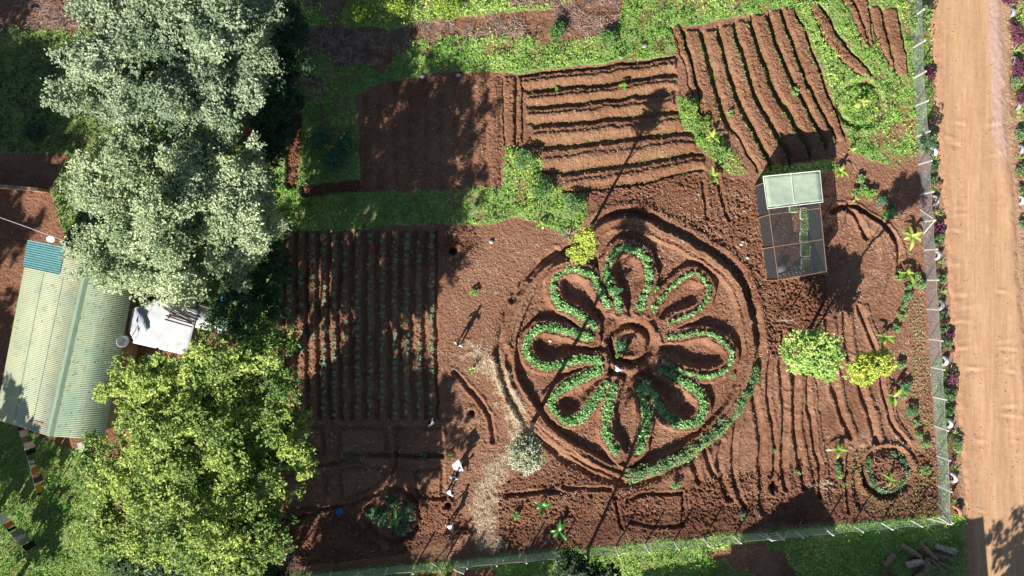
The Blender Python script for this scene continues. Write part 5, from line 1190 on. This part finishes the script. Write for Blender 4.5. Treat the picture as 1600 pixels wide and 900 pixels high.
# ------------------------------------------------------------------ logs
LOGS = [((1407,851),(1438,870),.2,'long log at the upper left of the log pile'),((1436,847),(1462,873),.17,'long thin log slanting through the upper middle of the log pile'),((1462,853),(1492,862),.24,'thick rough log at the upper right of the log pile'),((1416,883),(1441,876),.26,'short pale split log on the left of the log pile'),
        ((1447,870),(1447,888),.2,'short forked stump in the middle of the log pile'),((1452,872),(1474,893),.13,'slim log pointing down right from the pile'),((1462,876),(1490,889),.11,'thinnest branch at the lower right of the log pile'),((1427,905),(1450,889),.22,'log at the bottom edge of the pile'),((1381,884),(1397,866),.24,'separate dark log left of the pile'),((1459,865),(1487,872),.14,'slim dark log under the thick rough one')]
for i, (a_, b_, r_, lb) in enumerate(LOGS):
    p0 = P(*a_, r_); p1 = P(*b_, r_); z = (.12 if i in (1, 4, 5, 6) else 0)+.02; g = random.Random(i); mb = MB(); n = 8
    pts = [p0.lerp(p1, k/n)+Vector((g.uniform(-.03, .03), g.uniform(-.03, .03), z)) for k in range(n+1)]
    mb.tube(pts, [r_*g.uniform(.75, 1.1) for k in range(n+1)], 10)
    if i == 4: mb.tube([pts[4], pts[4]+Vector((.35, -.25, .1)), pts[4]+Vector((.6, -.3, .1))], [.12, .1, .06], 8)
    o = mb.build('log', plain('log_bark', (0.40, 0.28, 0.20) if i not in (2, 3) else (.60, .52, .46), (0.10, 0.07, 0.055), 9, .9, .1, .03), None, True, loc=tuple(p0)); tag(o, lb, 'log', 'logs heaped outside the south east corner')
# stones and sticks with a look of their own
for i, (px, py, r_, c_, lb) in enumerate([(1158,382,.13,.7,'whitish stone right of the flower bed rim, lower one'),(1160,378,.1,.6,'small pale stone right of the flower bed rim, upper one'),(1167,403,.14,.75,'white stone nearest the net house on its left side'),(862,102,.18,.55,'pale stone on the edge of the grass above the striped plot'),(860,533,.15,.75,'white stone inside the left petal'),
      (1262,517,.22,.5,'pale stone at the foot of the bushy bright green tree'),(1226,556,.14,.75,'white stone left of the bushy bright green tree'),(768,378,.2,.5,'pale clod beside the weedy patch'),(970,90,.2,.35,'brown clod in the grass above the striped plot'),(1006,72,.26,.35,'large brown clod in the grass left of the diagonal rows'),(660,120,.2,.5,'pale clod at the top edge of the shaded plot'),(716,118,.2,.45,'pale clod at the top right of the shaded plot')]):
    p = P(px, py); z = float(zat(px, py)); mb = MB(); mb.ball((0, 0, 0), (r_, r_*.8, r_*.6), 9, 6); g = random.Random(i); mb.v = [tuple(q*g.uniform(.82, 1.12) for q in v) for v in mb.v]
    o = mb.build('stone', plain('stone', (c_, c_*.93, c_*.86), (c_*.7, c_*.6, c_*.5), 12, .9, .1), None, True); o.location = (p.x, p.y, z+r_*.3); tag(o, lb, 'stone')
mb = MB(); mb.tube([P(905,303,.3), P(899,325,.25), P(897,336,.2)], [.07, .09, .06], 8); o = mb.build('log', M_WOOD, None, True, loc=tuple(P(900, 320))); tag(o, 'short orange brown log lying in the weedy patch', 'log')
# ------------------------------------------------------------------ people
M_SKIN = plain('skin', (0.10, 0.055, 0.035), (0.08, 0.042, 0.028), 4, .6, .35); M_HAIR = plain('hair', (.012, .011, .01), None, 20, .8)
def skin_mesh(name, verts, edges, rad, mat, parent, sub=1, extra=None):
    me = bpy.data.meshes.new(name+'_tmp'); me.from_pydata([tuple(v) for v in verts], edges, []); o = bpy.data.objects.new(name+'_tmp', me); COL.objects.link(o)
    o.modifiers.new('skin', 'SKIN'); 
    if not me.skin_vertices: me.skin_vertices.new() if hasattr(me.skin_vertices, 'new') else None
    try: layer = me.skin_vertices[0].data
    except Exception:
        bpy.context.view_layer.objects.active = o; bpy.ops.mesh.customdata_skin_add(); layer = me.skin_vertices[0].data
    for i, r_ in enumerate(rad): layer[i].radius = (r_, r_) if not hasattr(r_, '__len__') else r_
    layer[0].use_root = True
    s_ = o.modifiers.new('sub', 'SUBSURF'); s_.levels = sub; s_.render_levels = sub
    dg = bpy.context.evaluated_depsgraph_get(); dg.update(); m2 = bpy.data.meshes.new_from_object(o.evaluated_get(dg))
    bpy.data.objects.remove(o); m2.name = name
    if extra:
        bm = bmesh.new(); bm.from_mesh(m2); q = bpy.data.meshes.new('x'); q.from_pydata(extra.v, [], extra.f); bm.from_mesh(q); bm.to_mesh(m2); bm.free(); bpy.data.meshes.remove(q)
    m2.materials.clear(); m2.polygons.foreach_set('use_smooth', [True]*len(m2.polygons)); return link(name, m2, mat, parent)
def person(px, py, face, label, bend=0.0, arms=((.28, .1, -.55), (.28, .1, -.55)), spread=.13, H_=1.65, shirt=(.8, .8, .8), trou=(.05, .05, .06), step_=0.0, hair=True):
    """face: heading; bend: lean of the trunk; arms: hand offset from shoulder as (out, forward, up)"""
    z = float(zat(px, py)); c_ = P(px, py, 1.3*math.cos(bend)); k = H_/1.7; root = empty('person', (c_.x, c_.y, z), label, 'person'); root.rotation_euler = (0, 0, face)
    # local frame: +y forward, +x right
    hip = Vector((0, -.25*math.sin(bend), .92)); up = Vector((0, math.sin(bend), math.cos(bend))); fw = Vector((0, math.cos(bend), -math.sin(bend)))
    belly = hip+up*.18; chest = hip+up*.42; neck = hip+up*.56; head0 = neck+up*.09; head = head0+up*.13; crown_ = head+up*.07
    shs = [chest+up*.08+Vector((s_*.19, 0, 0)) for s_ in (-1, 1)]
    V_ = [hip, belly, chest, neck, head0, head, crown_]; rad = [.135, .12, .145, .06, .075, .10, .075]; E_ = [(0, 1), (1, 2), (2, 3), (3, 4), (4, 5), (5, 6)]
    ex = MB(); armj = []
    for si, s_ in enumerate((-1, 1)):
        o_, f_, u_ = arms[si]; sh_ = shs[si]; hand = sh_+Vector((s_*(o_-.10), f_, u_)); dist = (hand-sh_).length
        if dist > .60: hand = sh_+(hand-sh_)*(.60/dist); dist = .6
        bendo = math.sqrt(max(0.0, .31**2-(dist/2)**2)); elb = (sh_+hand)/2+Vector((s_*.6, -.5, -.4)).normalized()*bendo
        i = len(V_); V_ += [sh_, elb, hand]; rad += [.062, .043, .028]; E_ += [(2, i), (i, i+1), (i+1, i+2)]; armj.append((sh_, elb, hand))
        d_ = (hand-elb).normalized(); sd_ = d_.cross(Vector((0, 0, 1))); sd_ = sd_.normalized() if sd_.length > .1 else Vector((1, 0, 0)); nn = sd_.cross(d_)
        palm = hand+d_*.085; ex.tube([hand-d_*.01, hand+d_*.04, palm], [.026, .034, .032], 8)
        for fi, (off, ln) in enumerate(((-.026, .062), (-.009, .075), (.009, .07), (.026, .055))):
            b_ = palm+sd_*off-d_*.012; ex.tube([b_, b_+d_*ln*.5-nn*.004, b_+d_*ln*.85-nn*.022], [.0095, .009, .006], 6)
        b_ = hand+d_*.03+sd_*.028*-s_; ex.tube([b_, b_+d_*.03-sd_*.022*s_, b_+d_*.055-sd_*.018*s_-nn*.012], [.011, .010, .007], 6)
    legj = []
    for s_ in (-1, 1):
        hj = hip+Vector((s_*.09, 0, -.06)); an = Vector((s_*spread, step_*s_, .07)); kn = (hj+an)/2+Vector((0, .04+.10*math.sin(bend), .03)); toe = an+Vector((s_*.03, .16, -.03)); heel = an+Vector((0, -.04, -.03))
        i = len(V_); V_ += [hj, kn, an, toe, heel]; rad += [.095, .06, .04, .035, .035]; E_ += [(0, i), (i, i+1), (i+1, i+2), (i+2, i+3), (i+2, i+4)]; legj.append((hj, kn, an))
    # face: nose, lips, eyes sockets and ears grow from the head
    fc = head+fw*.088; ex.tube([fc+up*.03, fc+fw*.028-up*.012, fc-up*.02], [.008, .016, .010], 6); ex.ball(fc-up*.048-fw*.002, (.026, .012, .009), 8, 5)
    for s_ in (-1, 1): ex.ball(fc+Vector((s_*.033, 0, 0))+up*.02-fw*.006, .012, 8, 6); ex.ball(head+Vector((s_*.10, 0, 0)), (.012, .022, .032), 8, 6)
    for v in V_: pass
    skin_mesh('body', [v*k for v in V_], E_, [r_*k for r_ in rad], M_SKIN, root, 1, extra=scaled(ex, k))
    # shirt: trunk and upper arms a little larger
    sv = [hip+up*.0, belly, chest, neck-up*.05]; sr = [.158, .145, .168, .09]; se = [(0, 1), (1, 2), (2, 3)]
    for sh_, elb, hand in armj: i = len(sv); sv += [sh_, sh_.lerp(elb, .85)]; sr += [.085, .066]; se += [(2, i), (i, i+1)]
    skin_mesh('shirt', [v*k for v in sv], se, [r_*k for r_ in sr], cloth(shirt), root)
    tv = [hip+Vector((0, 0, .02))]; tr_ = [.150]; te = []
    for hj, kn, an in legj: i = len(tv); tv += [hj, kn, kn.lerp(an, .88)]; tr_ += [.105, .078, .062]; te += [(0, i), (i, i+1), (i+1, i+2)]
    skin_mesh('trousers', [v*k for v in tv], te, [r_*k for r_ in tr_], cloth(trou), root)
    for hj, kn, an in legj: mb = MB(); mb.tube([(an+Vector((0, -.08, -.035)))*k, (an+Vector((0, .02, -.025)))*k, (an+Vector((0, .13, -.04)))*k, (an+Vector((0, .19, -.045)))*k], [.035, .046, .045, .025], 8); mb.build('shoe', cloth((.04, .035, .03)), root, True)
    mb = MB(); c = (head+up*.035-fw*.015)*k; mb.ball((0, 0, 0), (.108*k, .115*k, .10*k), 14, 9); Q = Matrix((Vector((1, 0, 0)), fw, up)).transposed()
    mb.v = [tuple(Q @ Vector(v)+c) for v in mb.v if True]; mb.build('hair', M_HAIR, root, True)
    return root, armj, k
def scaled(ex, k): ex.v = [tuple(q*k for q in v) for v in ex.v]; return ex
person(716, 538, R(-30), 'person in a white shirt standing alone, uppermost on the bare earth', 0.05, ((.20, .25, -.35), (.22, .28, -.1)), .14, 1.65)
person(675, 661, R(60), 'person in white at the corner of the shaded crop rows', 0.35, ((.2, .3, -.35), (.2, .3, -.4)), .14, 1.6)
pr_, aj, k_ = person(709, 748, R(-14), 'person in a pale grey shirt holding up the white sheet', 0.08, ((.24, .52, .02), (.24, .52, .02)), .13, 1.62, shirt=(.62, .62, .63))
person(702, 769, R(-75), 'person in white bending, just below the one with the sheet', 0.65, ((.2, .4, -.38), (.22, .4, -.3)), .18, 1.62)
person(703, 822, R(8), 'person in a white shirt stooping at the bottom near the fence', 0.75, ((.2, .25, -.5), (.2, .3, -.5)), .16, 1.6)
person(965, 577, R(-30), 'person in white stooping at the lower edge of the flower hub', 0.45, ((.2, .3, -.4), (.2, .35, -.35)), .14, 1.6)
# the white sheet, held between the hands and sloping away
c_ = P(714, 729, 1.35); mb = MB(); N = 8; vs = []; fs = []; q0 = [P(705, 727, 1.1), P(717, 717, 1.35), P(724, 736, 1.3), P(713, 737, 1.05)]
for i in range(N+1):
    for j in range(N+1): u, v = i/N, j/N; p = q0[0].lerp(q0[1], u).lerp(q0[3].lerp(q0[2], u), v); vs.append(p+Vector((0, 0, .05*math.sin(4*u+3*v))))
for i in range(N):
    for j in range(N): q = i*(N+1)+j; fs.append((q, q+1, q+N+2, q+N+1))
mb.add(vs, fs); o = mb.build('white_sheet', cloth((.8, .82, .84)), None, True, loc=tuple(c_)); o.modifiers.new('t', 'SOLIDIFY').thickness = .01; tag(o, 'white sheet held out in front of the person in pale grey', 'sheet')
# ------------------------------------------------------------------ buildings to the south, outside the frame
def block(name, corners, z, label, roof=None, peak=0):
    c0 = hp(*corners[0], 0); root = empty(name, c0, label, 'building'); v = [hp(*p, 0)-c0 for p in corners]; mb = MB(); n = 4
    mb.add([p-Vector((0, 0, .2)) for p in v]+[p+Vector((0, 0, z)) for p in v], [(0, 1, 5, 4), (1, 2, 6, 5), (2, 3, 7, 6), (3, 0, 4, 7)]); mb.build('wall', M_WALL, root)
    m0 = (v[0]+v[3])/2; m1 = (v[1]+v[2])/2; mb = MB(); ov = 1.04; ctr = (v[0]+v[2])/2
    w = [ctr+(p-ctr)*ov for p in v]; mm = [(w[0]+w[3])/2, (w[1]+w[2])/2]
    mb.add([p+Vector((0, 0, z+.02)) for p in w]+[p+Vector((0, 0, z+.02+peak)) for p in mm], [(0, 1, 5, 4), (2, 3, 4, 5), (0, 4, 3), (1, 2, 5), (3, 2, 1, 0)]); mb.build('roof', m_r, root)
    for u in (.2, .5, .8):
        c = v[0].lerp(v[1], u)+Vector((0, .04, 1.5)); mb = MB(); mb.box(c, (1.0, .06, 1.0)); fr_ = mb.build('window', M_WOOD, root); mb = MB(); mb.box(c+Vector((0, .03, 0)), (.8, .04, .8)); mb.build('pane', plain('dark_pane', (.03, .04, .05), None, 3, .15, .5), fr_)
    return root
block('building', [(906,1073),(1047,1047),(1060,1190),(915,1215)], 5.4, 'low building outside the frame south of the bottom centre', peak=.05)
block('building', [(1047,1031),(1427,993),(1441,1180),(1062,1200)], 5.4, 'long building outside the frame south of the log pile', peak=.05)
block('building', [(1200,1003),(1206,1180),(1070,1190),(1060,1014)][0:1]+[(1206,1180),(1070,1190),(1060,1014)], 5.42, 'gabled hall rising behind the long building south of the fence', peak=2.0)
